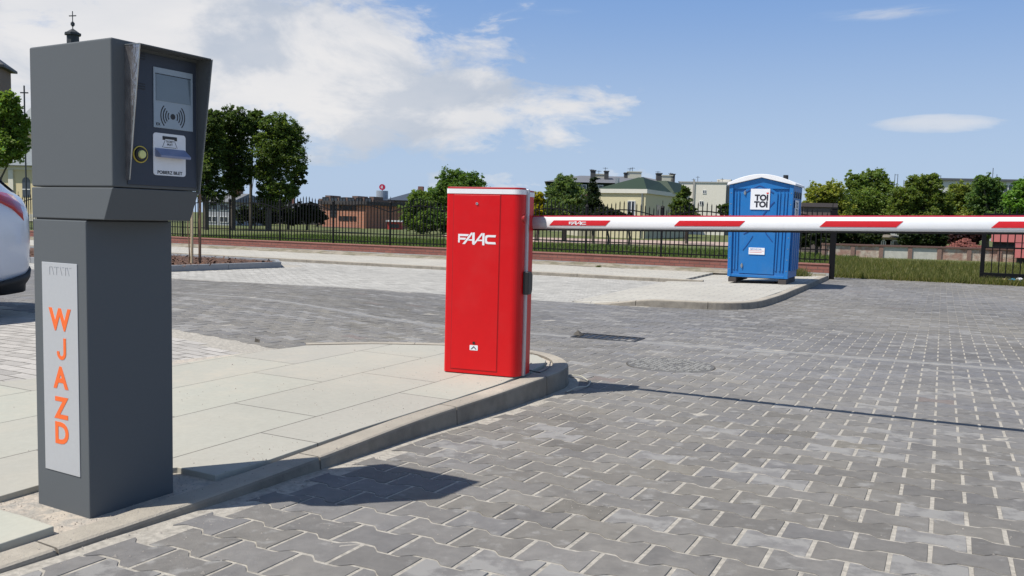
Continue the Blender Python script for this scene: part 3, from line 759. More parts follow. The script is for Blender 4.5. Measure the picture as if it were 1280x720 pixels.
tagobj(b.build('grit',mat('grit',(.34,.31,.27),.95,.5,30)),'loose sandy grit scattered over the pavers and slabs','grit',kind='stuff')
# ================================================================= drain grate and manhole cover
pa,pb=on(724,419.5,.12),on(797,426,.12)
a_=(pb-pa).normalized(); ang=math.atan2(a_.y,a_.x); cpt=(pa+pb)/2
dg=empty('drain_grate',(cpt.x,cpt.y,zroad(cpt.x,cpt.y)),-A0,'dark iron drain grate set in the gutter line of the road','drain')
b=MB(); Lg,Wg=.31,.17
b.box((-Lg,-Wg,-.02),(Lg,-Wg+.03,.006)); b.box((-Lg,Wg-.03,-.02),(Lg,Wg,.006)); b.box((-Lg,-Wg+.03,-.02),(-Lg+.03,Wg-.03,.006)); b.box((Lg-.03,-Wg+.03,-.02),(Lg,Wg-.03,.006)); b.build('frame',M_DARK,dg)
b=MB()
for i in range(9): x_=-Lg+.05+i*(2*Lg-.1)/8; b.box((x_-.009,-Wg+.03,-.03),(x_+.009,Wg-.03,.004))
b.build('bars',mat('worn_iron',(.10,.09,.08),.6,.2,30,metal=.5),dg)
b=MB(); b.box((-Lg+.03,-Wg+.03,.0005),(Lg-.03,Wg-.03,.0015)); b.build('pit_shade',M_BLACK,dg)  # black sheet just below the bar tops, painted shade for the open pit
b=MB(); b.add([(-Lg-.03,-.02,.006),(-Lg+.05,-.04,.006),(-Lg+.06,.05,.006),(-Lg-.02,.06,.006),(-Lg+.01,.0,.05)],[(0,1,4),(1,2,4),(2,3,4),(3,0,4),(0,3,2,1)]); b.build('clog',M_ASH,dg)
cpt=on(838,457.5,.155); mh=empty('manhole_cover',(cpt.x,cpt.y,zroad(cpt.x,cpt.y)),0,'round cast manhole cover with knobbly pattern flush in the grey pavers','manhole cover')
M_COV=(mat('cover_iron',(.15,.145,.135),.75,.25,12,metal=.2))
b=MB(); b.tube((0,0,-.02),(0,0,.006),.315,n=40)
for i in range(-8,9):
    for j in range(-8,9):
        x_,y_=i*.036+(.018 if j%2 else 0),j*.034
        if x_*x_+y_*y_<.29**2:
            if random.random()<.72: q1,q2=random.uniform(-.006,.006),random.uniform(-.006,.006); b.box((x_-.012+q1,y_-.009+q2,.006),(x_+.012+q1,y_+.009+q2,.010),1)
b.build('cover',[M_COV,mat('knob_worn',(.34,.33,.30),.7,.25,20)],mh)
b=MB()
for i in range(40):
    a1,a2=2*math.pi*i/40,2*math.pi*(i+1)/40
    b.add([(r*math.cos(a),r*math.sin(a),z) for a in (a1,a2) for r,z in ((.316,.003),(.324,.003),(.324,-.01),(.316,-.01))],[(0,1,5,4)])
b.build('rim',M_ASH,mh)

# ================================================================= portable toilet
M_BLUE=mat('toilet_blue',(.008,.15,.43),.42,.05,3,bump=.0006,bscale=30,spec=.5)
M_BLUED=mat('toilet_blue_dark',(.008,.06,.24),.5,.06,3)
M_ROOFW=mat('toilet_roof_white',(.80,.80,.80),.45,.04,4)
dust_or_lit_top(M_BLUE,(.07,.19,.38),.5,2.5,9)
TYW=rad(26.0)
tb=on(984,355.5,.1)
fr=Vector((math.cos(TYW),-math.sin(TYW),0)); dp=Vector((math.sin(TYW),math.cos(TYW),0))
WT,DT=1.13,1.15
org=tb-fr*WT
T2=empty('portable_toilet',(org.x,org.y,.098),-TYW,'blue portable toilet with white domed roof and TOI TOI sign behind the barrier arm','portable toilet')
HE=1.90; HA_=2.06
fl=.035 # walls lean out a little towards the top
def fx(x,z): return x+ (x/WT-.5)*2*fl*(z/HE)
front=[(0,.10),(WT,.10),(fx(WT,HE),HE),(WT/2,HA_-.02),(fx(0,HE),HE)]
b=MB(); b.extr([(p[0],p[1]) for p in front],'y',.03,DT); b.build('walls',M_BLUE,T2,bevel=.015)
# corner posts and mouldings on the front
b=MB()
def fpoly(pts,y0,y1): b.extr([(fx(p[0],p[1]),p[1]) for p in pts],'y',y0,y1)
for x0,x1 in ((0,.07),(WT-.07,WT)): fpoly([(x0,.10),(x1,.10),(x1,HE-.02),(x0,HE-.02)],-.012,.03)
fpoly([(.07,HE-.10),(WT-.07,HE-.10),(WT-.07,HE-.02),(WT/2,HA_-.05),(.07,HE-.02)],.0,.03)
fpoly([(.07,.10),(WT-.07,.10),(WT-.07,.155),(.07,.155)],-.004,.03)
b.build('door_frame',M_BLUE,T2,bevel=.006)
b=MB()
for x0 in (.10,.155,.86+.02,.95,1.005): fpoly([(x0,.24),(x0+.028,.24),(x0+.028,HE-.17),(x0+.014,HE-.13),(x0,HE-.17)],.008,.03)
b.build('rib_panel',M_BLUE,T2,bevel=.006)
# door
b=MB(); fpoly([(.215,.17),(.86,.17),(.86,HE-.18),(.76,HE-.10),(WT/2-.03,HE-.02),(.32,HE-.10),(.215,HE-.18)],.004,.03); dw=b.build('door',M_BLUE,T2,bevel=.008)
b=MB() # raised arch and curved mouldings of the door
def strip(pts,wd,y0,y1):
    for (a0,c0),(a1,c1) in zip(pts,pts[1:]):
        d_=Vector((a1-a0,c1-c0)); n_=Vector((-d_.y,d_.x)).normalized()*wd/2
        b.extr([(a0-n_.x,c0-n_.y),(a1-n_.x,c1-n_.y),(a1+n_.x,c1+n_.y),(a0+n_.x,c0+n_.y)],'y',y0,y1)
strip([(.26,1.72),(.40,1.80),(.535,1.86),(.67,1.80),(.80,1.72)],.022,-.006,.004)
b.build('door_moulding',M_BLUED,dw,bevel=.003); b=MB()
strip([(.27,.93),(.36,.98),(.41,1.06),(.435,1.18),(.45,1.3)],.016,-.006,.004)
b.build('door_moulding',M_BLUED,dw,bevel=.003); b=MB()
strip([(.82,.80),(.70,.94),(.645,1.05),(.625,1.18),(.615,1.3)],.016,-.006,.004)
b.build('door_moulding',M_BLUED,dw,bevel=.003); b=MB()
strip([(.27,.62),(.33,.70),(.40,.81),(.45,.90)],.010,-.006,.004)
b.build('door_moulding',M_BLUED,dw,bevel=.003); b=MB()
strip([(.62,1.30),(.72,1.44),(.82,1.56)],.022,-.006,.004)
b.build('door_moulding',M_BLUED,dw,bevel=.003)
b=MB(); b.box((.245,-.016,.30),(.285,.004,.345)); b.box((.26,-.022,.275),(.275,-.004,.37)); b.build('hinge',M_TRIM,dw)
b=MB(); b.box((.245,-.016,1.70),(.285,.004,1.745)); b.box((.26,-.022,1.68),(.275,-.004,1.77)); b.build('hinge',M_TRIM,dw)
b=MB(); b.box((.80,-.02,1.02),(.845,.004,1.12)); b.build('door_latch',M_BLACK,dw)
# sign
b=MB(); b.box((.375,-.012,1.405),(.735,.003,1.80)); sg=b.build('sign',M_WHITE,dw,bevel=.002)
Mt=mat('sign_black',(.02,.02,.03),.5,.02,10)
text('lettering','TOI',.150,.001,Mt,sg,faceM((.583,-.0135,1.628),(1,0,0),(0,0,1)),bold=.0075,scale=(1.0,1.0))
text('lettering','TOI',.150,.001,Mt,sg,faceM((.577,-.0135,1.500),(1,0,0),(0,0,1)),bold=.0075,scale=(1.0,1.0))
b=MB(); b.extr([(.668,1.712),(.690,1.700),(.712,1.712),(.708,1.735),(.690,1.728),(.672,1.735)],'y',-.0145,-.0125); b.build('red_heart_dot',mat('sign_red',(.65,.02,.02),.5,.02,10),sg)
b=MB(); b.box((.385,-.010,.545),(.685,.003,.675)); s2=b.build('info_label',M_WHITE,dw,bevel=.002)
text('info_lettering','SERWIS 24h',.042,.0006,mat('label_blue',(.05,.14,.4),.5,.02,10),s2,faceM((.52,-.011,.645),(1,0,0),(0,0,1)))
b=MB(); b.box((.40,-.0112,.612),(.67,-.0102,.618)); b.box((.40,-.0112,.582),(.63,-.0102,.590)); b.build('info_lines',mat('label_red',(.6,.12,.1),.5,.02,10),s2)
# side wall mouldings + vents (x = WT side)
b=MB()
for y0 in (.10,.36,.62,.88): b.box((WT+fl*.2,y0,.25),(WT+fl+.012,y0+.16,1.45))
b.build('side_rib',M_BLUE,T2,bevel=.01)
for y0 in (.14,.40,.66,.92): MB().box((WT+fl,y0,1.64),(WT+fl+.008,y0+.12,1.76)).build('side_vent',M_BLACK,T2)
b=MB(); b.box((WT+fl+.0125,.16,1.28),(WT+fl+.017,.62,1.60)); ss_=b.build('side_sign',M_WHITE,T2)
text('lettering','TOI',.15,.0006,Mt,ss_,faceM((WT+fl+.0178,.39,1.50),(0,1,0),(0,0,1)),bold=.005)
text('lettering','TOI',.15,.0006,Mt,ss_,faceM((WT+fl+.0178,.39,1.37),(0,1,0),(0,0,1)),bold=.005)
# rivets along the post
for i in range(8):
    z=.25+i*.21
    for xr in (WT-.035,.035): MB().tube((fx(xr,z),-.0125,z),(fx(xr,z),-.018,z),.009,n=8).build('rivet',M_TRIM,T2)
# roof
b=MB(); P=[];n=16
x0,x1=fx(0,HE)-.035,fx(WT,HE)+.035
for i in range(n+1):
    t=i/n; x_=x0+(x1-x0)*t; s=2*t-1; P.append((x_,HE+ .005+ .175*(1-abs(s)**1.9)))
Q=[(x_,z-.045*(1-.2*0)) for x_,z in P]
Q=[(x0+(x1-x0)*i/n, HE-.035+ (HA_-HE)*.93*(1-abs(2*i/n-1))) for i in range(n+1)]
b.extr(P+Q[::-1],'y',-.05,DT+.04); b.build('roof',M_ROOFW,T2,bevel=.008)
b=MB(); b.tube((WT*.75,DT-.1,2.0),(WT*.75,DT-.1,2.12),.05,n=14); b.build('vent_pipe',M_BLACK,T2)
b=MB()
for x0 in (.02,WT-.17): b.box((x0,-.02,0),(x0+.15,DT,.085))
b.box((0.02,.05,.085),(WT-.02,DT-.03,.10)); b.build('skid',mat('skid_dark',(.06,.05,.045),.8,.2,10),T2,bevel=.005)

# ================================================================= plinth + fence
M_IRON=mat('black_iron',(.005,.005,.006),.6,.05,20,spec=.2)
M_BRICKF=brickmat('red_plinth_brick',(.31,.125,.095),(.25,.10,.078),(.17,.10,.085),.25,.07,.008,plane='xz',bump=.003,var=.12)
UL,UR=-33.4,-1.5
fn=empty('iron_fence',uv(UR,V_FENCE,0),-A0,'long black iron picket fence with arched bays on a low red brick plinth','fence')
Lf=UR-UL
b=MB(); b.box((-Lf,0,.02),(0,.26,.14)); b.build('footing',mat('footing_concrete',(.42,.41,.38),.9,.12,3,bump=.004,bscale=50),fn)
b=MB(); b.box((-Lf,.03,.14),(0,.23,.325)); b.build('plinth',M_BRICKF,fn)
b=MB(); b.box((-Lf,.015,.325),(0,.245,.355)); b.build('coping',mat('coping_brick',(.34,.15,.12),.85,.2,6,bump=.003,bscale=60),fn)
BAY=2.0; nb=int(Lf/BAY)
def bay_mesh():
    b=MB(); y0,y1=.115,.135
    z_lo=.43; z_2=.66
    b.box((0.03,y0,z_lo),(BAY-.03,y1,z_lo+.028)); b.box((0.03,y0,z_2),(BAY-.03,y1,z_2+.028))
    arch=lambda x: 1.30+.20*math.sin(math.pi*x/BAY)
    n=16
    for i in range(n):
        xa=.03+(BAY-.06)*i/n; xb=.03+(BAY-.06)*(i+1)/n
        b.add([(xa,y0,arch(xa)),(xb,y0,arch(xb)),(xb,y0,arch(xb)+.028),(xa,y0,arch(xa)+.028),(xa,y1,arch(xa)),(xb,y1,arch(xb)),(xb,y1,arch(xb)+.028),(xa,y1,arch(xa)+.028)],
          [(0,1,2,3),(7,6,5,4),(3,2,6,7),(0,4,5,1)])
    np_=17
    for i in range(1,np_+1):
        x=i*BAY/(np_+1); zt=arch(x)+.20
        if i in (8,9,10): zt+=.03
        r=.0115
        b.box((x-r,.116,z_lo-.05),(x+r,.134,zt-.05))
        b.add([(x-r*1.2,.115,zt-.05),(x+r*1.2,.115,zt-.05),(x+r*1.2,.135,zt-.05),(x-r*1.2,.135,zt-.05),(x,.125,zt+.02)],[(0,1,4),(1,2,4),(2,3,4),(3,0,4)])
    return b
proto=None
for k in range(nb):
    if proto is None: proto=bay_mesh().build('fence_panel',M_IRON,fn); o=proto
    else: o=proto.copy(); COL.objects.link(o); o.parent=fn
    o.location=(-(k+1)*BAY,0,0)
pp=None
for k in range(nb+1):
    if pp is None:
        b=MB(); b.box((-.022,.103,.355),(.022,.147,1.58)); b.add([(-.035,.09,1.58),(.035,.09,1.58),(.035,.16,1.58),(-.035,.16,1.58),(0,.125,1.66)],[(0,1,4),(1,2,4),(2,3,4),(3,0,4),(0,3,2,1)])
        b.box((-.048,.116,1.40),(-.0225,.134,1.62)); b.box((.0225,.116,1.40),(.048,.134,1.62))
        b.tube((0,.125,1.66),(0,.125,1.76),.008,n=6)
        pp=b.build('fence_post',M_IRON,fn); o=pp
    else: o=pp.copy(); COL.objects.link(o); o.parent=fn
    o.location=(-k*BAY,0,0)
b=MB(); b.box((-.01,.05,0.0),(.11,.17,1.62)); b.box((-.02,.04,1.62),(.12,.18,1.65)); b.build('gate_post',M_IRON,fn,bevel=.004)

# sliding gate leaf on the right
GV=22.55
p=on(1224,350.5,.03)
gu=p.x*UV.x+p.y*UV.y; gvv=p.x*VV.x+p.y*VV.y
gt=empty('sliding_gate',uv(gu,gvv,.0),-A0,'open black iron sliding gate leaf standing at the grass edge on the right','gate')
b=MB(); LG=6.0
b.box((0,0,.10),(LG,.08,.22)); b.box((0,.01,.22),(.09,.07,1.62)); b.box((0.09,.01,1.56),(LG,.07,1.62)); b.box((.09,.02,.80),(LG,.06,.835)); b.build('gate_frame',M_IRON,gt,bevel=.004)
b=MB()
for i in range(1,40):
    x=.09+i*.148
    if x>LG: break
    b.box((x-.011,.03,.22),(x+.011,.05,1.56)); b.add([(x-.013,.027,1.62),(x+.013,.027,1.62),(x+.013,.053,1.62),(x-.013,.053,1.62),(x,.04,1.80)],[(0,1,4),(1,2,4),(2,3,4),(3,0,4),(0,3,2,1)])
b.build('gate_bars',M_IRON,gt)
for x in (.6,2.2): MB().box((x,.0,0),(x+.25,.08,.098)).build('roller_block',M_DARK,gt)
# litter below the gate
for (x,y,c,lab,sc) in ((1253,351.5,(.62,.50,.24),'crumpled yellow wrapper under the black gate',(.16,.08,.04)),(1266,353,(.04,.25,.42),'crushed blue packet under the black gate',(.13,.08,.05)),(1274,354,(.7,.7,.7),'crumpled white paper under the black gate, rightmost scrap',(.09,.07,.07))):
    p=on(x,y,.02); b=MB(); bm=bmesh.new(); bmesh.ops.create_icosphere(bm,subdivisions=2,radius=1)
    rr=random.Random(x)
    vs=[(p.x+v.co.x*sc[0]*rr.uniform(.7,1.1),p.y+v.co.y*sc[1]*rr.uniform(.7,1.1),.02+sc[2]+v.co.z*sc[2]*rr.uniform(.6,1.1)) for v in bm.verts]
    b.add(vs,[tuple(v.index for v in f.verts) for f in bm.faces]); bm.free()
    tagobj(b.build('litter',mat('litter_%d'%x,c,.6,.15,20),origin=(p.x,p.y,.02)),lab,'litter')

# ================================================================= foliage
def leafcloud(blobs,nleaf,size,flat=0.55,clump=.13,up=.0,density_core=.5,rng=None):
    """blobs: (x,y,z,rx,ry,rz). leaf-sized quads in clumps through the volume of the crown"""
    rng=rng or RNG
    vol=np.array([b[3]*b[4]*b[5] for b in blobs])**.75; pr=vol/vol.sum()
    ncl=max(8,int(nleaf/34))
    bi=rng.choice(len(blobs),size=ncl,p=pr); B=np.array(blobs)[bi]
    d=rng.normal(size=(ncl,3)); d/=np.linalg.norm(d,axis=1)[:,None]
    r=rng.random(ncl)**density_core; r=.15+.85*r+np.where(rng.random(ncl)<.14,rng.random(ncl)*.32,0)
    C=B[:,:3]+d*B[:,3:]*r[:,None]
    cr=(B[:,3:].mean(axis=1))*clump*rng.uniform(.6,1.5,ncl)
    idx=rng.integers(0,ncl,nleaf)
    dl=rng.normal(size=(nleaf,3))*.62; dl[:,2]*=.75
    P=C[idx]+dl*cr[idx][:,None]
    # leaf frames
    n=rng.normal(size=(nleaf,3)); n[:,2]=np.abs(n[:,2])+flat; n/=np.linalg.norm(n,axis=1)[:,None]
    t=np.cross(n,rng.normal(size=(nleaf,3))); t/=np.linalg.norm(t,axis=1)[:,None]; s=np.cross(n,t)
    sz=size*rng.uniform(.6,1.35,nleaf)[:,None]
    q=np.stack([P-t*sz*.5,P+s*sz*.32,P+t*sz*.5,P-s*sz*.32],axis=1)
    tone=rng.normal(1,.13,ncl)[idx]*rng.normal(1,.12,nleaf)
    return q.reshape(-1,3),tone
def leafmat(name,col,trans=.5):
    if name in MATS: return MATS[name]
    m=bpy.data.materials.new(name); m.use_nodes=True; t=m.node_tree; t.nodes.clear(); gg=G(t)
    a=N(t,'ShaderNodeAttribute'); a.attribute_name='tint'
    out=N(t,'ShaderNodeOutputMaterial'); df=N(t,'ShaderNodeBsdfPrincipled'); tr=N(t,'ShaderNodeBsdfTranslucent'); mx=N(t,'ShaderNodeMixShader'); mx.inputs[0].default_value=trans
    df.inputs['Roughness'].default_value=.55; df.inputs['Specular IOR Level'].default_value=.3
    t.links.new(a.outputs['Color'],df.inputs['Base Color'])
    t.links.new(gg.mix(1.0,a.outputs['Color'],(1.25,1.35,.6),'MULTIPLY'),tr.inputs['Color'])
    t.links.new(df.outputs[0],mx.inputs[1]); t.links.new(tr.outputs[0],mx.inputs[2]); t.links.new(mx.outputs[0],out.inputs[0])
    MATS[name]=m; return m
M_LEAF=leafmat('leaves',(0,0,0))
def crown(name,blobs,nleaf,size,col,parent,origin,hue=.12,**k):
    q,tone=leafcloud(blobs,nleaf,size,**k)
    q=q-np.array(origin); nl=len(tone)
    me=bpy.data.meshes.new(name); me.vertices.add(len(q)); me.vertices.foreach_set('co',q.astype(np.float32).ravel())
    me.loops.add(nl*4); me.polygons.add(nl); me.loops.foreach_set('vertex_index',np.arange(nl*4,dtype=np.int32))
    me.polygons.foreach_set('loop_start',np.arange(0,nl*4,4,dtype=np.int32)); me.polygons.foreach_set('loop_total',np.full(nl,4,dtype=np.int32))
    me.update(); me.validate()
    at_=me.color_attributes.new('tint','FLOAT_COLOR','CORNER')
    c=np.ones((nl,4),dtype=np.float32); hv=RNG.normal(0,hue,nl)
    for i in range(3): c[:,i]=np.clip(col[i]*tone*(1+(hv if i==0 else (-hv if i==2 else hv*.2))),.004,.6)
    at_.data.foreach_set('color',np.repeat(c,4,axis=0).ravel())
    return link(name,me,M_LEAF,parent)
M_BARK=mat('bark',(.10,.085,.065),.9,.25,3,bump=.02,bscale=12)
def tree(name,px,D,blobs_px,nleaf,size,col,label,cat='tree',group=None,trunk_px=None,trunk_r=.18,zbase=-.03,limbs=6,part='crown',**k):
    """blobs_px: (x,y,rx,ry[,depth offset]) seen from the camera, given real depth round D"""
    s=D/F
    base=at(trunk_px if trunk_px is not None else px,300,D); base.z=zbase
    e=empty(name,base,0,label,cat,group)
    bl=[]
    for bp in blobs_px:
        x,y,rx,ry=bp[:4]; off=bp[4] if len(bp)>4 else random.uniform(-.4,.4)*rx*s
        c=at(x,y,D+off); bl.append((c.x,c.y,c.z,rx*s,rx*s*.95,ry*s))
    crown(part,bl,nleaf,size,col,e,base,**k)
    # trunk with limbs
    topz=max(b_[2] for b_ in bl); cm=Vector((sum(b_[0] for b_ in bl)/len(bl),sum(b_[1] for b_ in bl)/len(bl),topz))
    b=MB(); p=Vector((0,0,-.1)); q=Vector((cm.x-base.x,cm.y-base.y,(topz-base.z)))
    pts=[p]; n=7
    for i in range(1,n+1):
        t=i/n; pts.append(Vector((q.x*t**1.5+random.uniform(-.06,.06),q.y*t**1.5+random.uniform(-.06,.06),q.z*t)))
    for i in range(n): b.tube(pts[i],pts[i+1],trunk_r*(1-.85*i/n)+.02,trunk_r*(1-.85*(i+1)/n)+.02,8,cap=False)
    for j in range(min(limbs,12)):
        bb=bl[j%len(bl)]; st=pts[2+random.randrange(n-3)]; en=Vector((bb[0]-base.x+random.uniform(-.6,.6)*bb[3],bb[1]-base.y+random.uniform(-.6,.6)*bb[4],bb[2]-base.z+random.uniform(-.2,.6)*bb[5]))
        mid=st.lerp(en,.5)+Vector((0,0,.12*(en-st).length)); b.tube(st,mid,trunk_r*.32,trunk_r*.2,6,cap=False); b.tube(mid,en,trunk_r*.2,trunk_r*.06,6,cap=False)
    b.build('trunk',M_BARK,e,smooth=True)
    return e
G1=(.115,.165,.045); G2=(.080,.120,.036); G3=(.095,.120,.028); G4=(.16,.23,.06)
# tall row of limes at the left
grp='tall trees in the park beyond the fence'
tree('park_tree',262,58,[(258,165,20,22),(262,195,22,28),(255,225,20,22),(268,150,14,14),(264,244,16,12)],30000,.14,G2,'tall dark tree half hidden behind the ticket terminal, leftmost of the park row',group=grp,trunk_px=258)
tree('park_tree',292,60,[(290,148,17,17),(303,160,16,20),(288,175,22,22),(296,205,20,20),(290,230,19,16),(302,222,13,14),(279,190,15,20)],42000,.14,G2,'tall dense tree beyond the fence with a dark trunk and hanging lower twigs',group=grp,trunk_px=291)
tree('park_tree',314,64,[(318,150,13,14),(322,172,9,12),(311,190,7,10),(318,215,8,9)],8000,.20,(.075,.115,.026),'slender sparse tree with sky showing through, in the middle of the park row',group=grp,trunk_px=313,trunk_r=.13)
tree('park_tree',346,60,[(345,158,20,16),(362,170,20,20),(342,185,24,24),(365,198,19,20),(340,215,20,20),(352,237,19,16),(334,242,15,16),(328,214,10,18),(345,252,16,9)],50000,.14,G1,'broad round tall tree at the right end of the park row',group=grp,trunk_px=336)
tree('park_tree',366,66,[(370,222,13,12),(362,238,13,11),(378,212,7,8)],6500,.18,(.10,.135,.055),'pale thin low tree leaning out right of the tall park row',group=grp,trunk_px=360,trunk_r=.1)
tree('park_tree',-8,44,[(-12,145,26,30),(8,132,17,18),(18,160,18,22),(2,185,24,22),(26,150,8,10),(28,180,9,12)],32000,.15,(.20,.29,.06),'leafy bright green tree at the left edge in front of the church',group=grp,trunk_px=-14)
tree('park_tree',528,62,[(527,252,17,14),(516,268,16,16),(540,262,18,18),(530,278,22,12)],32000,.14,G4,'light green bushy tree just left of the red barrier cabinet',group=grp,trunk_r=.12)
tree('park_tree',572,62,[(567,226,20,15),(590,228,17,13),(556,245,22,18),(585,250,28,24),(560,272,30,18),(598,272,20,18)],52000,.15,(.11,.185,.045),'dark green round tree rising behind the red barrier cabinet',group=grp)
tree('yellow_shrub',671,50,[(671,250,9,12),(668,266,10,12),(676,260,8,10)],9000,.16,(.42,.36,.03),'bright yellow shrub right beside the top of the barrier cabinet','shrub',trunk_r=.06)
tree('birch_tree',706,50,[(708,232,17,14),(694,246,15,18),(718,250,19,18),(703,262,22,18),(690,272,14,12),(724,270,13,14)],30000,.12,(.15,.21,.075),'loose grey green willowy tree left of the cream house',part='crown',trunk_r=.12,flat=.1)
tree('conifer',742,47,[(742,228,4,9),(742,241,7,9),(742,254,10,9),(742,266,13,9)],9000,.13,(.028,.045,.022),'small dark conifer with open branches before the cream house','conifer',trunk_r=.07,clump=.3,flat=.9)
tree('dark_bush',760,45,[(756,268,13,9),(772,272,12,8),(745,274,12,8)],9000,.13,(.035,.045,.022),'low dark bush in front of the cream house wall','bush',trunk_r=.05)
tree('dark_bush',787,45,[(787,272,5,7),(787,280,6,7)],3000,.12,(.035,.050,.022),'small clipped bush by the cream house window','bush',trunk_r=.05)
tree('garden_tree',858,52,[(855,243,8,12),(852,262,14,16),(864,268,10,12)],9000,.16,(.10,.145,.040),'pale slim garden tree between the cream house and the white block','tree',trunk_r=.08)
tree('garden_tree',912,62,[(910,262,12,8)],4000,.15,(.07,.11,.03),'low green tree just left of the portable toilet','tree',trunk_r=.06)
grp='trees behind the far wall'
tree('orchard_tree',1033,46,[(1022,243,16,14),(1040,240,16,14),(1018,262,18,16),(1042,265,22,20),(1030,284,24,16)],38000,.115,(.30,.32,.065),'yellowish green tree right beside the portable toilet roof',group=grp)
tree('orchard_tree',1082,50,[(1065,222,8,8),(1072,232,15,13),(1092,224,17,14),(1105,238,14,16),(1078,252,28,18),(1100,262,22,18),(1066,274,24,16),(1092,282,24,16)],70000,.115,(.17,.235,.06),'tallest green tree behind the far wall with ragged top',group=grp)
tree('orchard_tree',1152,47,[(1148,232,16,13),(1164,230,14,12),(1135,248,18,16),(1160,252,24,18),(1180,258,14,20),(1130,270,22,18),(1158,280,26,16)],62000,.115,(.16,.21,.05),'round dark olive tree in the middle behind the far wall',group=grp)
tree('orchard_tree',1203,52,[(1200,240,15,12),(1212,250,14,16),(1192,262,15,18),(1208,276,22,16)],30000,.115,(.26,.30,.075),'lighter yellow green tree before the long white block',group=grp)
tree('orchard_tree',1234,50,[(1230,229,13,10),(1243,236,13,13),(1226,250,17,18),(1245,262,16,20),(1232,282,20,16)],42000,.115,(.145,.225,.075),'bluish green tree second from the right edge',group=grp)
tree('orchard_tree',1280,44,[(1284,236,16,14),(1272,252,15,18),(1290,262,20,24),(1276,282,18,16)],30000,.13,(.15,.28,.05),'bright fresh green tree at the right edge of the picture',group=grp)
tree('copper_shrub',1206,42.5,[(1203,296,13,11),(1218,294,12,12),(1194,302,8,6)],12000,.13,(.055,.022,.026),'dark purple red shrub behind the far wall','shrub',trunk_r=.06)
tree('wall_bush',1062,44,[(1050,296,16,12),(1072,298,16,12),(1090,296,12,10)],12000,.14,(.04,.06,.022),'dark bush behind the left end of the far wall','bush',group='bushes behind the far wall',trunk_r=.05)
tree('wall_bush',1158,44.5,[(1140,296,16,12),(1160,298,16,12),(1176,296,13,12)],14000,.14,(.035,.055,.020),'dark bush behind the middle of the far wall','bush',group='bushes behind the far wall',trunk_r=.05)
# dark hedge mass in the park on the left
for (xs,lab) in ((318,'dark hedge below the slender park tree'),(350,'dark hedge under the broad tall park tree'),(384,'dark hedge left of the orange brick building')):
    tree('hedge',xs,66,[(xs-12,268,12,12),(xs+4,266,13,13),(xs+16,272,10,10)],12000,.16,(.035,.05,.02),lab,'hedge',trunk_r=.05,group='park hedges')

tree('wall_bush',1022,38,[(1010,296,14,11),(1028,298,14,10),(1040,292,8,9),(1000,300,10,9)],9000,.12,(.045,.065,.025),'dark bush in front of the brown shed behind the fence','bush',group='bushes behind the far wall',trunk_r=.05)
# ================================================================= buildings
M_GLASS=mat('window_glass',(.05,.06,.075),.1,.1,3,spec=.6)
def plaster(n,c): return mat(n,c,.9,.05,1.2,bump=.004,bscale=20)
def bldg(name,label,x,ybase,D,yaw,cat='building',group=None,z=-.1):
    p=at(x,ybase,D); p.z=z; return empty(name,p,yaw,label,cat,group)
def hpx(y,D,x=640): return at(x,y,D).z+.1      # height over z=-.1 for image row y
def wpx(n,D): return n*D/F
def window(parent,x0,z0,x1,z1,y,frame,mt=None,arch=False):
    b=MB(); t=.06
    if arch:
        P=[(x0,z0),(x1,z0)]+[((x0+x1)/2+(x1-x0)/2*math.cos(rad(a)),z1+(x1-x0)/2*math.sin(rad(a))) for a in range(0,181,20)]
        b.extr(P,'y',y-.03,y-.005); w_=b.build('window',M_GLASS,parent)
        b=MB(); b.box(((x0+x1)/2-.04,y-.05,z0),((x0+x1)/2+.04,y-.031,z1+.2)); b.box((x0,y-.05,(z0+z1)/2-.04),((x0+x1)/2-.041,y-.031,(z0+z1)/2+.04)); b.box(((x0+x1)/2+.041,y-.05,(z0+z1)/2-.04),(x1,y-.031,(z0+z1)/2+.04)); b.build('mullion',frame,w_)
        return
    b.box((x0-t,y-.05,z0-t),(x0,y+.0-.001,z1+t)); b.box((x1,y-.05,z0-t),(x1+t,y-.001,z1+t)); b.box((x0,y-.05,z1),(x1,y-.001,z1+t)); b.box((x0,y-.05,z0-t),(x1,y-.001,z0))
    b.box(((x0+x1)/2-.03,y-.045,z0),((x0+x1)/2+.03,y-.021,z1)); w_=b.build('window',frame,parent)
    b=MB(); b.box((x0,y-.02,z0),(x1,y-.001,z1)); b.build('pane',mt or M_GLASS,w_)
M_WFR=mat('window_frame_white',(.7,.7,.68),.6,.05,10)
# church at the left
D=78; s=D/F
ch=bldg('church','yellow plastered church with arched windows, grey roof and dark cross turret behind the terminal',-60,300,D,rad(-12),'church')
M_CH=plaster('church_plaster',(.66,.55,.33)); M_ROOFG=mat('grey_sheet_roof',(.20,.22,.22),.6,.12,1,bump=.01,bscale=9)
b=MB(); b.box((-14,0,0),(10.4,8,4.9)); b.build('aisle_wall',M_CH,ch)
b=MB(); b.extr([(-.6,4.95),(8.0,4.95),(8.0,7.2)],'x',-14.4,10.8); b.build('aisle_roof',M_ROOFG,ch)
b=MB(); b.box((-14.1,-.1,4.6),(10.5,-.002,4.93)); b.box((-14.1,-.12,.0),(10.5,-.002,.7)); b.build('cornice',plaster('church_trim',(.7,.66,.55)),ch)
for i in range(8):
    x0=-12.3+i*2.9; window(ch,x0-.40,2.2,x0+.40,3.55,0,M_WFR,arch=True)
for i in range(9): x0=-13.8+i*2.9; MB().box((x0-.25,-.14,.72),(x0+.25,-.003,4.58)).build('pilaster',plaster('church_trim',(.7,.66,.55)),ch)
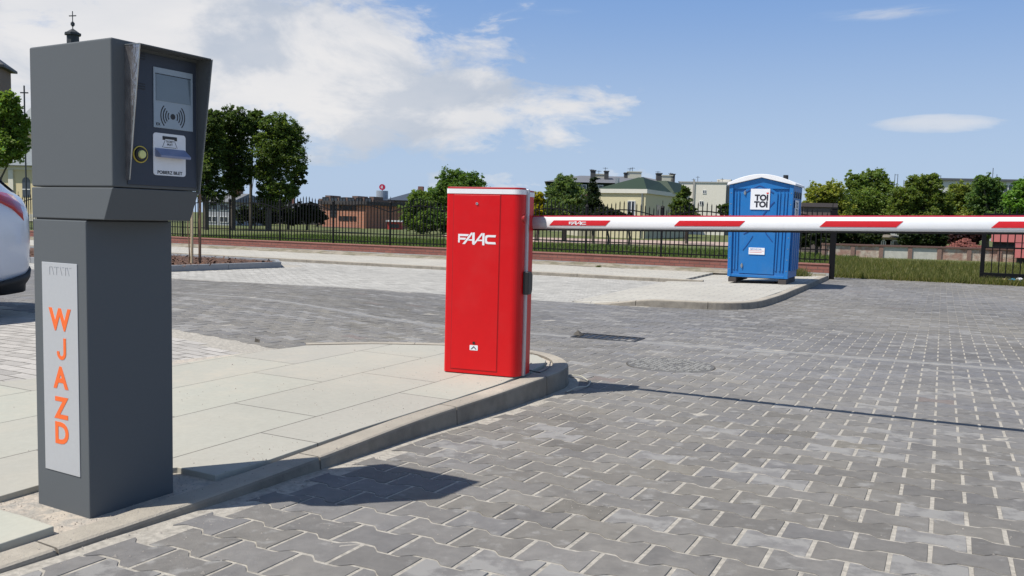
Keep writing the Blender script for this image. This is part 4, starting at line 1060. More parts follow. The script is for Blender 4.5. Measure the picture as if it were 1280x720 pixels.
# main nave and gable roof (set so that the ridge turret rises over it)
tp_=at(91,40,92); lc=Matrix.Rotation(rad(12),4,'Z')@(tp_-Vector(ch.location))
M_COP=mat('dark_copper',(.035,.04,.045),.6,.1,4)
zt=lc.z; cx,cy=lc.x,lc.y
b=MB(); b.box((cx-3.0,cy-5.5,0),(cx+4.0,cy+5.5,8.6)); b.build('nave_wall',M_CH,ch)
b=MB(); b.extr([(cy-6,8.6),(cy+6,8.6),(cy,13.6)],'x',cx-3.3,cx+4.3); b.build('nave_roof',M_ROOFG,ch)
def ngon(cx,cy,r,n,ph=0): return [(cx+r*math.cos(2*math.pi*i/n+ph),cy+r*math.sin(2*math.pi*i/n+ph)) for i in range(n)]
b=MB(); b.prism(ngon(cx,cy,.62,8,.4),11.5,zt-.35); b.prism(ngon(cx,cy,.82,8,.4),zt-.35,zt-.12)
b.add([(x,y,zt-.12) for x,y in ngon(cx,cy,.74,8,.4)]+[(cx,cy,zt+.38)],[(i,(i+1)%8,8) for i in range(8)]+[tuple(range(7,-1,-1))]); tu=b.build('turret',M_COP,ch)
b=MB(); b.tube((cx,cy,zt+.3),(cx,cy,zt+2.15),.045,n=6)
for i in range(5): pass
b.prism(ngon(cx,cy,.2,8),zt+.68,zt+.95); b.prism(ngon(cx,cy,.12,8),zt+.95,zt+1.05); b.prism(ngon(cx,cy,.12,8),zt+.58,zt+.68)
b.box((cx-.42,cy-.04,zt+1.62),(cx+.42,cy+.04,zt+1.72)); b.build('cross',M_COP,tu)
# brick tower at the very left
D=96; tw=bldg('church_tower','brown church tower with dark cornice cap at the far left edge',-8,300,D,rad(15),'tower')
w_=2.0; zc=hpx(104,D,5)
b=MB(); b.box((-3.2,-w_,0),(1.55,w_,hpx(86,D,5))); b.build('wall',mat('tower_plaster',(.20,.15,.12),.9,.1,2),tw)
hz=hpx(84,D,5); b=MB(); b.box((-3.7,-w_-.5,hz-.25),(2.1,w_+.5,hz)); b.add([(-3.7,-w_-.5,hz),(2.1,-w_-.5,hz),(2.1,w_+.5,hz),(-3.7,w_+.5,hz),(-.8,0,hz+2.2)],[(0,1,4),(1,2,4),(2,3,4),(3,0,4)]); b.prism(ngon(-.5,0,.9,8),hz+.3,hz+1.5); b.build('cap',M_COP,tw)
window(tw,-.9,hz-2.2,-.1,hz-1.1,-w_,M_WFR)
# small cross on a pole seen at the tree edge
p=at(32,200,70); cp=empty('cross_pole',(p.x,p.y,-.1),0,'thin dark wayside cross at the edge of the left tree','cross')
b=MB(); zt=hpx(107,70,32); b.tube((0,0,0),(0,0,zt),.06,n=6); b.build('pole',M_COP,cp); b=MB(); b.box((-.32,-.03,zt-.62),(.32,.03,zt-.52)); b.build('crossbar',M_COP,cp)
# generic house builder
def house(name,label,xl,xr,ywall,yridge,D,yaw,wallc,roofc,cat='house',depth=8,hip=True,group=None,wins=2,ybase=300,floors=1):
    e=bldg(name,label,xl,ybase,D,yaw,cat,group); s=D/F; L=(xr-xl)*s/math.cos(yaw)
    hw=hpx(ywall,D,xl); hr=hpx(yridge,D,xl)
    mw=plaster('plaster_%s_%d'%(name,int(xl)),wallc); mr=mat('roof_%s_%d'%(name,int(xl)),roofc,.8,.1,1.5,bump=.01,bscale=8)
    b=MB(); b.box((0,0,0),(L,depth,hw)); b.build('wall',mw,e)
    o=.35; ins=min(L*.3,depth/2) if hip else 0
    b=MB(); b.add([(-o,-o,hw),(L+o,-o,hw),(L+o,depth+o,hw),(-o,depth+o,hw),(ins,depth/2,hr),(L-ins,depth/2,hr)],[(0,1,5,4),(1,2,5),(2,3,4,5),(3,0,4),(0,3,2,1)]); rf=b.build('roof',mr,e)
    b=MB(); b.box((L*.4,depth*.45,hr-.5),(L*.4+.6,depth*.55,hr+.7)); b.build('chimney',mat('chimney_brick',(.25,.12,.09),.9,.1,3),rf)
    for f_ in range(floors):
        for i in range(wins):
            xc=L*(i+.5)/wins; zz=hw*(f_+.35)/floors; window(e,xc-.4,zz,xc+.4,zz+hw/floors*.4,0,M_WFR)
    return e
house('grey_house','grey gabled house between the trunks of the tall trees',258,290,252,240,80,rad(-12),(.42,.43,.45),(.16,.165,.17),depth=7,hip=False,floors=2)
house('red_roof_house','small house with a red roof seen between the tall trunks',294,322,268,255,95,rad(5),(.45,.36,.25),(.32,.06,.05),depth=8)
house('low_dark_house','dark low house left of the orange brick building',322,398,262,252,100,rad(3),(.14,.13,.12),(.08,.085,.09),depth=8,wins=4)
# orange brick hall
D=84; bh=bldg('brick_hall','orange red brick hall with narrow dark windows seen through the iron fence',403,300,D,rad(-24),'building')
M_OB=brickmat('orange_brick',(.52,.215,.125),(.44,.18,.105),(.38,.24,.18),.5,.15,.02,plane='xz',bump=.003,var=.1)
L=wpx(60,D)/.95; h=hpx(256,D,430)
b=MB(); b.box((0,0,0),(L,9,h)); b.build('wall',M_OB,bh); b=MB(); b.box((-.3,-.3,h),(L+.3,9.3,h+.35)); b.build('roof_edge',mat('dark_roof_edge',(.05,.045,.045),.8,.1,3),bh)
k_=0
for zf in (.36,.80):
    for i in range(5): x0=L*.40+i*L*.085; window(bh,x0,h*zf,x0+L*.04,h*zf+.32,0,M_DARK)
for zf in (.5,.66,.82):
    for i in range(2): x0=L*.19+i*L*.08; window(bh,x0,h*zf,x0+L*.055,h*zf+.3,0,M_DARK)
b=MB(); b.box((-.2,-1.2,0),(L*.9,-.02,hpx(284,D,430))); b.build('loading_base',mat('dark_base',(.04,.04,.04),.9,.1,3),bh)
# brown terrace behind with stepped chimneys
D=96; tb_=bldg('brown_terrace','brown terrace with stepped parapets and chimneys rising behind the brick hall',398,300,D,rad(-16),'building')
L=wpx(74,D); h=hpx(249,D,430); M_BT=mat('brown_render',(.17,.115,.095),.9,.15,1.5)
b=MB(); b.box((0,0,0),(L,8,h)); b.build('wall',M_BT,tb_)
for i,(x,y0,wd,c) in enumerate(((404,244,7,0),(418,247,6,0),(428,246.5,7,1),(441,245,8,0),(450,247,8,0),(464,246,6,0))):
    b=MB(); x0=wpx(x-398,D); b.box((x0,.5,h),(x0+wpx(wd,D),3,hpx(y0,D,x))); b.build('chimney',M_BT,tb_)
for i in range(6): window(tb_,L*(.08+i*.155),h*.78,L*(.08+i*.155)+.7,h*.78+.8,0,M_DARK)
b=MB(); b.extr([(0,h*.0),(2.5,0),(2.5,hpx(247,D,400)),(1.0,hpx(245,D,400))],'y',-1,0); 
# silver tank with a round red sign
D=105; tk=bldg('silver_tank','round silver tank with a small red disc sign on top behind the brick hall',477,300,D,0,'tank')
zt=hpx(238.5,D,477); zb=0
b=MB(); b.tube((0,0,zb),(0,0,zt),.72,n=24); b.build('shell',mat('galvanised_sheet',(.38,.42,.46),.45,.1,2,metal=.3),tk)
b=MB(); b.tube((0,-.15,zt+.35+.1),(0,.15,zt+.35+.1),.36,n=20); b.tube((0,0,zt),(0,0,zt+.2),.05,n=6); sg_=b.build('disc_sign',mat('disc_red',(.55,.02,.07),.5,.05,5),tk)
b=MB(); b.box((-.06,-.18,zt+.28),(.06,-.151,zt+.62)); b.box((-.18,-.18,zt+.40),(-.061,-.151,zt+.48)); b.build('disc_mark',M_WHITE,sg_)
D=100; dh=house('dark_roof_hall','long dark roofed hall between the silver tank and the green tree',484,560,250,238,100,rad(-3),(.20,.17,.15),(.045,.06,.085),cat='building',depth=9,wins=6)
b=MB()
p=at(484,285,80); sh=empty('market_stall',(p.x,p.y,-.03),0,'small red and white kiosk beyond the fence below the dark hall','kiosk')
b.box((0,0,0),(1.3,1.2,.72)); b.build('wall',mat('stall_red',(.5,.06,.05),.7,.1,3),sh); b=MB(); b.box((-.1,-.2,.722),(1.4,1.3,.86)); b.build('roof',M_BW,sh)
b=MB(); b.box((.2,-.03,.15),(1.1,-.002,.5)); b.build('window',M_GLASS,sh)
# ---- grey roofed apartment block behind the cream house
D=98; s=D/F
ab=bldg('apartment_block','long apartment block with grey hipped roof and many chimneys behind the cream house',684,300,D,rad(-3),'building')
L=wpx(158,D); hw=hpx(229,D,760); hr=hpx(217,D,760); M_GRF=mat('grey_hip_roof',(.15,.155,.17),.8,.1,1.2,bump=.01,bscale=8)
b=MB(); b.box((0,0,0),(L,12,hw-1.0)); b.build('wall',plaster('block_plaster',(.50,.48,.36)),ab)
M_GTILE=mat('green_tile',(.016,.038,.020),.7,.15,2,bump=.01,bscale=12)
b=MB(); b.extr([(-.25,hw-1.05),(12.3,hw-1.05),(12,hw),(.15,hw)],'x',-.2,L+.2); b.build('mansard',M_GTILE,ab)
o=.5; b=MB(); b.add([(-o,-o,hw),(L+o,-o,hw),(L+o,12+o,hw),(-o,12+o,hw),(L*.25,6,hr),(L*.78,6,hr)],[(0,1,5,4),(1,2,5),(2,3,4,5),(3,0,4),(0,3,2,1)]); rf=b.build('roof',M_GRF,ab)
M_CHW=plaster('chimney_cream',(.55,.53,.42)); M_CHD=mat('chimney_dark',(.06,.06,.06),.8,.1,3)
for (x0,x1,y0,y1,c) in ((697,713,221,226,0),(735,741,212,220,1),(741,755,215.5,219,0),(752,757,213,220,1),(778,782,214,219,1),(782,799,212.5,218,0),(816,822,216,224,1),(822,835,218.5,225,0),(833,838,217,228,1)):
    b=MB(); yy=2.5 if y1>219 else 4.5; xa,xb=wpx(x0-684,D)*1.03,wpx(x1-684,D)*1.03; b.box((xa,yy,hpx(y1+4,D,x0)),(xb,yy+1.2,hpx(y0,D,x0)))
    b.box((xa-.07,yy-.07,hpx(y0,D,x0)+.001),(xb+.07,yy+1.27,hpx(y0,D,x0)+.10)); b.build('chimney',M_CHD if c else M_CHW,rf)
b=MB()
for x,yt,yb in ((737,208,214),(754,206,215),(785,207,214),(788,206,214),(820,211,218),(836,213,219),(746,210,216)):
    xa=wpx(x-684,D)*1.03; b.tube((xa,5,hpx(yb,D,x)),(xa,5,hpx(yt,D,x)),.035,n=4); b.tube((xa-.3,5,hpx(yt+1,D,x)),(xa+.3,5,hpx(yt+1,D,x)),.03,n=4)
b.build('antennas',M_DARK,rf)
for i in range(9): window(ab,L*(.04+i*.108),hw*.55,L*(.04+i*.108)+.9,hw*.55+1.1,0,M_WFR)
for i in range(7): window(ab,L*(.10+i*.13),hw-.78,L*(.10+i*.13)+.9,hw-.3,-.24,M_WFR)
# ---- cream house with the green mansard roof, turned so that its corner faces us
D=66; c0=at(805,300,D); c0.z=-.1
chs=empty('cream_house',c0,rad(-26),'cream house with dark green mansard roof and one tall window beyond the fence','house')
hw=hpx(240,D,805); hr=hpx(221,D,800)
Lf_,Dp=wpx(57,D)/math.cos(rad(18))*1.05,12.5
M_CR=plaster('cream_plaster',(.62,.56,.36))
b=MB(); b.box((-Lf_,0,0),(0,Dp,hw)); b.build('wall',M_CR,chs)
b=MB(); b.box((-Lf_-.15,-.15,hw-.1),(.15,Dp+.15,hw+.22)); b.build('cornice',plaster('pale_cornice',(.66,.64,.56)),chs)
b=MB(); zc_=hw+.222; b.add([(-Lf_-.1,-.1,zc_),(.1,-.1,zc_),(.1,Dp*.55,zc_),(-Lf_-.1,Dp*.55,zc_),(-1.15,1.6,hr+.05),(-.75,1.6,hr+.05),(-.75,Dp*.5,hr-.1),(-1.15,Dp*.5,hr-.1)],[(0,1,5,4),(1,2,6,5),(2,3,7,6),(3,0,4,7),(4,5,6,7),(0,3,2,1)]); rfm=b.build('roof',M_GTILE,chs)
b=MB(); b.add([(-Lf_*.6,Dp*.56,zc_),(.3,Dp*.56,zc_),(.3,Dp+.2,zc_),(-Lf_*.6,Dp+.2,zc_),(-2.0,Dp*.62,hr+.1),(-.6,Dp*.62,hr+.1),(-.6,Dp*.95,hr+.1),(-2,Dp*.95,hr+.1)],[(0,1,5,4),(1,2,6,5),(2,3,7,6),(3,0,4,7),(4,5,6,7),(0,3,2,1)]); b.build('roof',M_GTILE,chs)
window(chs,-1.35,hw*.42,-.85,hw*.80,0,M_WFR); 
b=MB(); b.box((-1.42,-.06,0),(-1.405,-.003,hw*.8)); b.tube((-.25,-.1,0),(-.25,-.1,hw),.05,n=6); b.build('downpipe',M_TRIM,chs)
for y0 in (3,6.5,10): 
    b=MB(); b.box((.001,y0,hw*.4),(.04,y0+.9,hw*.75)); b.build('window',M_GLASS,chs)
b=MB(); b.box((-Lf_*.75,1.2,hr-.6),(-Lf_*.75+.25,1.45,hr)); b.build('vent_pipe',M_TRIM,rfm)
# low wing left of it
house('pale_annex','pale low annex left of the cream house behind the conifer',722,752,262,250,70,rad(5),(.52,.48,.36),(.05,.10,.06),depth=6,cat='building')
# ---- white flat roofed block
D=100; wb=bldg('white_block','white flat roofed block with two tiny windows left of the portable toilet',846,300,D,rad(-16),'building')
L=wpx(57,D); h=hpx(228.5,D,870); M_WB=plaster('white_render',(.74,.70,.60))
b=MB(); b.box((0,0,0),(L,9,h)); b.build('wall',M_WB,wb)
b=MB(); b.box((L+.002,.5,0),(L+1.9,16,h-.35)); b.build('shaded_side',mat('shaded_render',(.22,.22,.225),.9,.1,2),wb)  # right side of the block, its shade put into a darker grey
b=MB(); b.box((-.1,-.1,h),(L+.1,9.1,h+.12)); rf=b.build('roof_edge',mat('pale_edge',(.4,.4,.38),.8,.1,2),wb)
b=MB(); b.box((L-1.2,3,h+.122),(L+.4,5,h+.55)); b.build('stair_house',M_WB,rf); b=MB(); b.box((L*.3,-.12,0),(L*.34,-.002,h+.3)); b.build('flue',mat('flue_grey',(.35,.34,.31),.8,.1,2),wb)
b=MB()
for x,yt in ((867,219),(862,222),(884,226),(893,224),(897,222),(908,224)):
    xa=wpx(x-846,D); b.tube((xa,2,h+.1),(xa,2,hpx(yt,D,x)),.035,n=4); b.tube((xa-.22,2,hpx(yt,D,x)-.15),(xa+.22,2,hpx(yt,D,x)-.15),.025,n=4)
b.build('antennas',M_DARK,rf)
window(wb,L*.46,h*.58,L*.46+.35,h*.58+.4,0,M_WFR); window(wb,L*.52,h*.80,L*.52+.3,h*.80+.32,0,M_WFR); window(wb,L*.86,h*.30,L*.86+.4,h*.30+.5,0,M_WFR)
# ---- long white block far right
D=112; lb=bldg('long_white_block','long pale block of flats with grey roof edge behind the right hand trees',1172,300,D,rad(-6),'building')
L=wpx(140,D); h=hpx(226,D,1200)
b=MB(); b.box((0,0,0),(L,9,h)); b.build('wall',plaster('white_render2',(.6,.6,.56)),lb); b=MB(); b.box((-.3,-.3,h),(L+.3,9.3,h+.28)); rf=b.build('roof_edge',mat('dark_eave',(.10,.11,.13),.8,.1,2),lb)
for j in range(3):
    for i in range(14): window(lb,1+i*L/14,1.2+j*h/3.1,1.9+i*L/14,2.3+j*h/3.1,0,M_WFR)
b=MB()
for x,yt in ((1178,218),(1240,209),(1245,217),(1226,217),(1121,218),(1127,216)):
    xa=wpx(x-1172,D); b.tube((max(xa,.1),2,h+.2),(max(xa,.1),2,hpx(yt,D,x)),.04,n=4)
b.build('antennas',M_DARK,rf)
# chimney stacks / aerials between the trees
D=120; e=bldg('grey_block','distant grey flats with aerials between the two right hand trees',1108,300,D,0,'building'); h=hpx(233,D,1120)
b=MB(); b.box((0,0,0),(3.2,6,h)); b.build('wall',plaster('grey_render3',(.5,.5,.5)),e); b=MB()
for x,yt in ((.3,221),(1.1,217),(1.5,217),(2.4,224)): b.tube((x,1,h),(x,1,hpx(yt,D,1120)),.04,n=4)
b.tube((1.1,1,hpx(218,D,1120)),(1.5,1,hpx(218,D,1120)),.03,n=4); b.build('aerial',M_DARK,e)
window(e,1,h*.6,1.8,h*.75,0,M_WFR)
# ---- brown shed right of the toilet
D=42; bs=bldg('brown_shed','weathered brown shed just right of the portable toilet beyond the fence',1003,300,D,rad(-12),'shed',z=-.05)
h=hpx(260,D,1020); b=MB(); b.box((0,0,0),(1.42,2.5,h)); b.build('wall',mat('shed_brown',(.13,.105,.095),.9,.15,3,bump=.01,bscale=20),bs)
b=MB(); b.extr([(-.1,h),(2.7,h),(2.7,h+.25),(-.1,h+.19)],'x',-.12,1.54); b.build('roof',mat('shed_roof',(.09,.075,.075),.85,.1,4),bs)
# ---- cream hut + rubble seen under the trees
house('cream_hut','cream hut half hidden in bushes behind the far wall',1086,1122,296,291,48,0,(.6,.55,.42),(.2,.18,.15),cat='hut',depth=3,wins=3)
# ---- far masonry wall in panels
wl_a=on(1030,321.5,-.03); wl_b=on(1300,326.5,-.03)
wl_a=at(1030,321,36.5); wl_b=at(1330,326,34.5)
dirw=(wl_b-wl_a).to_2d(); Lw=dirw.length; yw=math.atan2(dirw.y,dirw.x)
mw=empty('masonry_wall',(wl_a.x,wl_a.y,-.06),yw,'low patchy masonry wall in panels with brick piers across the back of the grass','wall')
M_MAS=mat('patchy_masonry',(.50,.44,.36),.95,.28,2.5,bump=.02,bscale=18,col2=(.36,.22,.17)); M_MAS2=mat('pale_plastered_panel',(.52,.50,.44),.95,.15,2)
M_PIER=mat('pier_brick',(.24,.15,.12),.9,.25,8,bump=.01,bscale=30)
hwl=at(1100,306,36).z+.06; ppx=1.13; i=0; x=0
while x<Lw:
    b=MB(); b.box((x+.08,.02,0),(min(x+ppx-.08,Lw),.2,hwl-.07)); b.build('wall_panel',M_MAS2 if i in (2,3,7) else M_MAS,mw)
    b=MB(); b.box((x-.08,-.03,0),(x+.079,.25,hwl-.05)); b.build('pier',M_PIER,mw)
    x+=ppx; i+=1
b=MB(); b.box((-.1,-.05,hwl-.068),(Lw,.27,hwl)); b.build('coping',mat('dark_coping',(.15,.085,.07),.9,.2,6),mw)
# rubble heap
p=at(1205,304,37.5); b=MB(); rr=random.Random(4)
for i in range(260):
    a=rr.uniform(0,6.28); r=rr.random()**.6*.85; h_=(1-r/.9)*.42; c=Vector((p.x+r*math.cos(a)*1.1,p.y+r*math.sin(a)*.7,.38+h_*rr.random()*1.3)); s_=rr.uniform(.03,.08)
    b.box((c.x-s_,c.y-s_*.6,c.z-s_*.4),(c.x+s_,c.y+s_*.6,c.z+s_*.4))
b.prism(ngon(p.x,p.y,.8,12),-.05,.36)
tagobj(b.build('rubble_heap',mat('brick_rubble',(.34,.13,.10),.95,.25,8),origin=(p.x,p.y,0)),'heap of red brick rubble behind the far wall next to the gate leaf','rubble')
# red sheds
for (x0,x1,y0,y1,D,lab) in ((1239,1300,288,302,39,'long red roofed shed behind the far wall, seen through the gate bars'),(1270,1330,306,322,33.2,'low red brick hut in front of the wall at the right edge')):
    e=bldg('red_shed',lab,x0,300,D,rad(-29),'shed',z=-.05); L=wpx(x1-x0,D); h0=hpx(y1,D,x0)-.05; h1=hpx(y0,D,x0)-.05
    b=MB(); b.box((.1,.1,0),(L,1.6,h0)); b.build('wall',mat('shed_dark_wall',(.05,.04,.04),.9,.15,3),e)
    b=MB(); b.extr([(-.1,h0),(1.8,h0),(1.8,h1+.05),(.25,h1)],'x',0,L); b.build('roof',mat('red_sheet',(.27,.06,.055),.7,.12,2,bump=.01,bscale=10),e)
    b=MB(); b.box((.4,.05,.2),(.9,.098,h0*.8)); b.build('door',M_DARK,e)
# pinkish path strip across the park behind the fence
b=MB()
for (a0,a1,D0,D1) in ((-3,19,48,60),):
    b.add([(a0,D0,-.02),(a1,D0,-.02),(a1+3,D1,-.02),(a0-2,D1,-.02)],[(0,1,2,3)])
o=b.build('path',mat('pink_gravel',(.42,.31,.25),.95,.15,1.2)); o['kind']='structure'

# ---------------------------------------------------------------- grass blades near the fence gap (stuff)
def blades(name,label,region,n,h0,h1,cols,seed,z=-.03,wd=.012):
    rng=np.random.default_rng(seed); P=region(rng,n); n=len(P)
    h=rng.uniform(h0,h1,n); a=rng.uniform(0,2*np.pi,n); w=wd*rng.uniform(.7,1.5,n)
    lean=rng.normal(0,.35,(n,2))*h[:,None]
    base=np.column_stack([P,np.full(n,z)])
    off=np.column_stack([np.cos(a)*w,np.sin(a)*w,np.zeros(n)])
    tip=base+np.column_stack([lean,h])
    q=np.stack([base-off,base+off,tip],axis=1).reshape(-1,3)
    me=bpy.data.meshes.new(name); me.vertices.add(3*n); me.vertices.foreach_set('co',q.astype(np.float32).ravel())
    me.loops.add(3*n); me.polygons.add(n); me.loops.foreach_set('vertex_index',np.arange(3*n,dtype=np.int32))
    me.polygons.foreach_set('loop_start',np.arange(0,3*n,3,dtype=np.int32)); me.polygons.foreach_set('loop_total',np.full(n,3,dtype=np.int32)); me.update()
    at_=me.color_attributes.new('tint','FLOAT_COLOR','CORNER'); c=np.ones((n,4),dtype=np.float32)
    k=rng.integers(0,len(cols),n); c[:,:3]=np.array(cols)[k]*rng.normal(1,.15,n)[:,None]; at_.data.foreach_set('color',np.repeat(np.clip(c,.003,.7),3,axis=0).ravel())
    o=link(name,me,M_LEAF); tagobj(o,label,'grass',kind='stuff'); return o
def reg1(rng,n):
    u=rng.uniform(-2.2,9,n); v=21.98+rng.random(n)**1.6*13+rng.normal(0,.07,n); 
    return np.column_stack([UV.x*u+VV.x*v,UV.y*u+VV.y*v])
GC=[(.13,.145,.035),(.17,.17,.05),(.10,.115,.03),(.24,.21,.085)]
blades('grass','rough green grass beyond the paved exit on the right',reg1,60000,.05,.22,GC,1,wd=.012)
def reg2(rng,n):
    u=rng.uniform(-32,-1.6,n); v=21.3+rng.random(n)**1.3*20
    return np.column_stack([UV.x*u+VV.x*v,UV.y*u+VV.y*v])
blades('grass','green park grass behind the iron fence',reg2,60000,.05,.16,[(.10,.15,.03),(.13,.17,.045),(.08,.12,.03)],2,wd=.016)
# weed tufts on the verge
tuftc=[(.13,.16,.05),(.17,.17,.07)]
for (x,y,n,h,lab) in ((1003,351,420,.24,'dry green weed tuft beside the portable toilet foot'),(866,336,160,.10,'small weed tuft on the dirt verge left of the portable toilet'),(748,334,90,.07,'tiny weed tuft on the dirt verge below the iron fence')):
    p=on(x,y,.07)
    if y>340: p=uv(-2.05,20.25,.08)
    rng=np.random.default_rng(x); 
    def rg(rng,n,p=p,h=h): d=rng.normal(0,h*.45,(n,2)); return d+np.array([p.x,p.y])
    o=blades('weed_tuft',lab,rg,n,h*.4,h,tuftc,x,z=.07,wd=.008); del o['kind']; o['category']='weed'

# ================================================================= planter with staked sapling
M_MULCH=mat('bark_mulch',(.17,.09,.055),.95,.3,20,bump=.02,bscale=60,col2=(.09,.05,.035))
PL=[(-30,12.35),(-13.1,12.52),(-12.55,15.2),(-13.3,16.0),(-30,16.0)]
P2=[tuple(uv(*p).to_2d()) for p in PL]
b=MB(); NXm=70
rr=random.Random(9)
pc=[tuple(uv(*p).to_2d()) for p in ((-29.9,12.45),(-13.2,12.62),(-12.7,15.15),(-13.4,15.9),(-29.9,15.9))]
b.prism(pc,-.05,.085)
for i in range(1500):
    u=rr.uniform(-20,-12.9); v=rr.uniform(12.7,15.8)
    if u>-13.3 and v>15.2: continue
    p=uv(u,v); s_=rr.uniform(.02,.06); zz=.09+rr.random()*.04
    d_=Vector((rr.uniform(-1,1),rr.uniform(-1,1),rr.uniform(-.1,.5))).normalized()*s_; n_=Vector((-d_.y,d_.x,0)).normalized()*s_*.4
    c=Vector((p.x,p.y,zz)); b.add([c-d_-n_,c+d_-n_,c+d_+n_,c-d_+n_],[(0,1,2,3)])
o=b.build('planting_bed',M_MULCH); o['kind']='structure'
def flat_kerb(pts,z,wd,mt):
    b=MB()
    for (a,c) in zip(pts,pts[1:]):
        a=Vector(a);c=Vector(c); L=(c-a).length; n=max(1,int(L/.95)); d=(c-a)/n; nn_=Vector((d.y,-d.x)).normalized()*wd
        for i in range(n):
            p,q=a+d*i,a+d*(i+1)-d.normalized()*.006; b.prism([tuple(p),tuple(q),tuple(q-nn_),tuple(p-nn_)],-.05,z)
    o=b.build('kerb',mt,bevel=.006); o['kind']='structure'
flat_kerb([P2[4],P2[3],P2[2],P2[1],P2[0]][::-1],.125,.09,M_KERBG)
sp_=at(239,325,17.6); sp_=on(236,329,.085)
sap=empty('sapling',(sp_.x,sp_.y,.085),0,'bare young sapling trunk tied between wooden stakes in the mulch bed','sapling')
b=MB(); pts=[Vector((0,0,-.02))]; 
for i in range(1,13): pts.append(Vector((.02*math.sin(i*1.3),.02*math.cos(i*2.1),i*.2)))
for i in range(12): b.tube(pts[i],pts[i+1],.016-.0008*i,.016-.0008*(i+1),6,cap=False)
b.build('stem',mat('sapling_bark',(.20,.13,.08),.9,.2,20),sap,smooth=True)
bl=[(sp_.x+.0,sp_.y,2.25,.35,.35,.4)]
crown('crown',bl,900,.06,(.10,.14,.03),sap,sp_,clump=.35)
for (dx,dy,c,lab) in ((.075,-.02,(.50,.40,.25),'pale wooden stake right of the sapling stem'),(.20,.10,(.17,.105,.065),'dark brown wooden stake beside the sapling, nearer the fence gap')):
    b=MB(); b.tube((sp_.x+dx,sp_.y+dy,.06),(sp_.x+dx+.01,sp_.y+dy,1.55),.030,.028,10); b.tube((sp_.x+dx+.01,sp_.y+dy,1.55),(sp_.x+dx+.01,sp_.y+dy,1.58),.028,.015,10)
    tagobj(b.build('tree_stake',mat('stake_%d'%int(dx*100),c,.9,.2,15,bump=.003,bscale=40),origin=(sp_.x+dx,sp_.y+dy,.085)),lab,'stake','stakes round the sapling')

# ================================================================= white car
M_CARW=mat('car_white',(.70,.72,.76),.25,.01,3,coat=.8); M_TYRE=mat('tyre',(.018,.018,.018),.85,.1,20); M_CPL=mat('car_black_plastic',(.015,.015,.016),.6,.08,20)
M_TAIL=mat('tail_light_red',(.42,.008,.012),.12,.04,10,coat=1); M_CGL=mat('car_glass',(.02,.03,.045),.05,.02,5,coat=1)
# local frame: x forward (towards the nose), y left, z up. rear bumper at x=0
rp=uv(-6.62,5.05,.285)
fdir=-VV; car=empty('white_car',(rp.x,rp.y,.285),math.atan2(fdir.y,fdir.x),'white hatchback parked at the left edge with red tail light and black lower bumper','car')
# in this frame the side facing the camera is y>0 ? (z x fwd)
HWc=.88
yc=-HWc  # car centre line offset so that the visible side sits on y=0
side=(Vector((0,0,1)).cross(fdir)).dot(UV)  # >0 when +y faces +u
sg=1 if side>0 else -1
def section(x):
    """half width and key heights along the car"""
    L=4.15
    top=np.interp(x,[0,.08,.25,.55,1.2,2.2,2.75,3.3,4.0,4.15],[.95,1.02,1.16,1.38,1.50,1.49,1.36,.98,.78,.66])
    belt=np.interp(x,[0,.1,.6,2.8,3.3,4.0,4.15],[.88,.93,.96,.92,.90,.74,.60])
    hw=np.interp(x,[0,.05,.15,.35,.7,3.3,3.8,4.05,4.15],[.56,.68,.77,.845,.88,.88,.80,.66,.5])
    bot=np.interp(x,[0,.1,.4,3.8,4.15],[.30,.24,.20,.20,.26])
    return top,belt,hw,bot
def ring(x):
    top,belt,hw,bot=section(x); mid=(bot+belt)*.52
    gh=max(top-belt,.02); roofhw=hw*.70 if top>belt+.1 else hw*.86
    pts=[(hw*.86,bot),(hw*.97,bot+.08),(hw*1.0,mid),(hw*.985,belt-.08),(hw*.945,belt),(roofhw+ (hw*.93-roofhw)*.35,belt+gh*.6),(roofhw,top-.045*min(1,gh*3)),(roofhw*.75,top)]
    return pts
xsC=[0,.03,.08,.15,.25,.4,.55,.7,.9,1.2,1.6,2.2,2.75,3.0,3.3,3.6,3.8,4.0,4.1,4.15]
b=MB(); rings=[]
for x in xsC:
    r=ring(x); full=[(x,-yy_,z) for yy_,z in r]+[(x,yy_,z) for yy_,z in r[::-1]]; rings.append([(p[0],p[1]-sg*HWc,p[2]) for p in full])
k=len(rings[0]); vv=[v for r in rings for v in r]; ff=[]
for i in range(len(rings)-1):
    for j in range(k): ff.append((i*k+j,i*k+(j+1)%k,(i+1)*k+(j+1)%k,(i+1)*k+j))
ff.append(tuple(range(k))); ff.append(tuple((len(rings)-1)*k+j for j in range(k)))
b.add(vv,ff); body=b.build('body',M_CARW,car,smooth=True)
md=body.modifiers.new('s','SUBSURF'); md.levels=1; md.render_levels=2
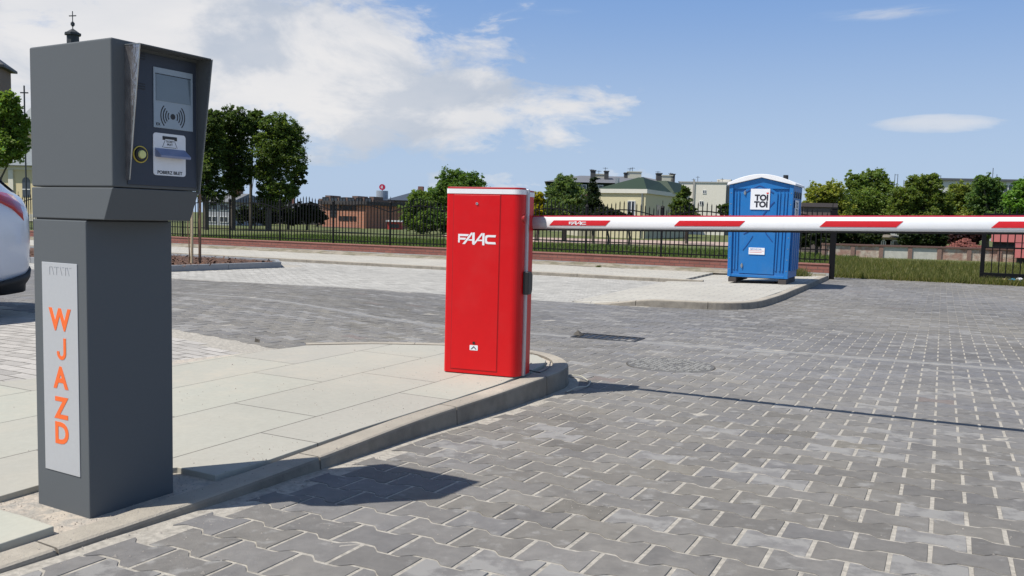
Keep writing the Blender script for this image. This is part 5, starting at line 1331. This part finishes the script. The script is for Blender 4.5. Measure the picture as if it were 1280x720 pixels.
def hugging(name,mt,xs_,zlo,zhi,out=.012,parent=car,both=True,zf=None):
    """strip that hugs the flank between two heights"""
    for sd_ in ((1,-1) if both else (sg,)):
        b=MB(); V_=[]
        for x in xs_:
            top,belt,hw,bot=section(x); r=ring(x)
            zl,zh=(zlo(x) if callable(zlo) else zlo),(zhi(x) if callable(zhi) else zhi)
            for t in (0,.33,.66,1):
                z=zl+(zh-zl)*t
                # width at z by interpolation of ring
                zsr=[q[1] for q in r]; wr=[q[0] for q in r]; w0=np.interp(z,zsr,wr)
                V_.append((max(x,.03)-out*.3,sd_*(w0*float(np.interp(x,[0,.1,.3],[.90,.965,1]))+out)-sg*HWc,z))
        n=len(xs_); b.add(V_,[(i*4+j,i*4+j+1,(i+1)*4+j+1,(i+1)*4+j) for i in range(n-1) for j in range(3)])
        o=b.build(name,mt,parent,smooth=True); md=o.modifiers.new('t','SOLIDIFY'); md.thickness=.02; md.offset=-1
hugging('tail_light',M_TAIL,[.02,.06,.12,.2,.3,.42,.55],lambda x:float(np.interp(x,[0,.12,.3,.55],[.70,.74,.90,1.02])),lambda x:float(np.interp(x,[0,.1,.55],[.93,1.0,1.06])),.012)
hugging('bumper_trim',M_CPL,[-.01,.03,.08,.15,.25,.36,.49],lambda x:.195,lambda x:float(np.interp(x,[0,.15,.5],[.42,.36,.30])),.012)
hugging('sill_trim',M_CPL,[1.22,1.5,2.2,2.7],.2,.30,.008)
hugging('side_glass',M_CGL,[.75,1.2,1.7,2.2,2.6],lambda x:.985,lambda x:float(np.interp(x,[.7,1.2,2.2,2.6],[1.2,1.40,1.40,1.25])),.006)
b=MB(); b.box((-.012,-.35-sg*HWc,.62),(.0,.35-sg*HWc,.75)); b.build('number_plate_recess',M_CPL,car)
b=MB(); b.add([(.10,-.55-sg*HWc,1.04),(.10,.55-sg*HWc,1.04),(.50,.5-sg*HWc,1.37),(.50,-.5-sg*HWc,1.37)],[(0,1,2,3)]); o=b.build('rear_window',M_CGL,car)
for xw in (.86,3.30):
    for sd_ in (1,-1):
        yo=sd_*(HWc-.02)-sg*HWc; yi=sd_*(HWc-.22)-sg*HWc
        b=MB(); b.tube((xw,yi,.315),(xw,yo+sd_*.004,.315),.365,n=36); wa=b.build('wheel_arch',M_CPL,car)
        b=MB(); b.tube((xw,yi,.31),(xw,yo+sd_*.012,.31),.31,n=36); wh=b.build('wheel',M_TYRE,car,bevel=.02)
        b=MB(); b.tube((xw,yo+sd_*.0125,.31),(xw,yo+sd_*.02,.31),.20,n=30); b.build('rim',M_SILV,wh)
for sd_ in (1,-1):
    b=MB(); b.box((3.98,sd_*.62-.12-sg*HWc,.62),(4.09,sd_*.62+.12-sg*HWc,.74)); b.build('headlight',M_CGL,car,bevel=.02)
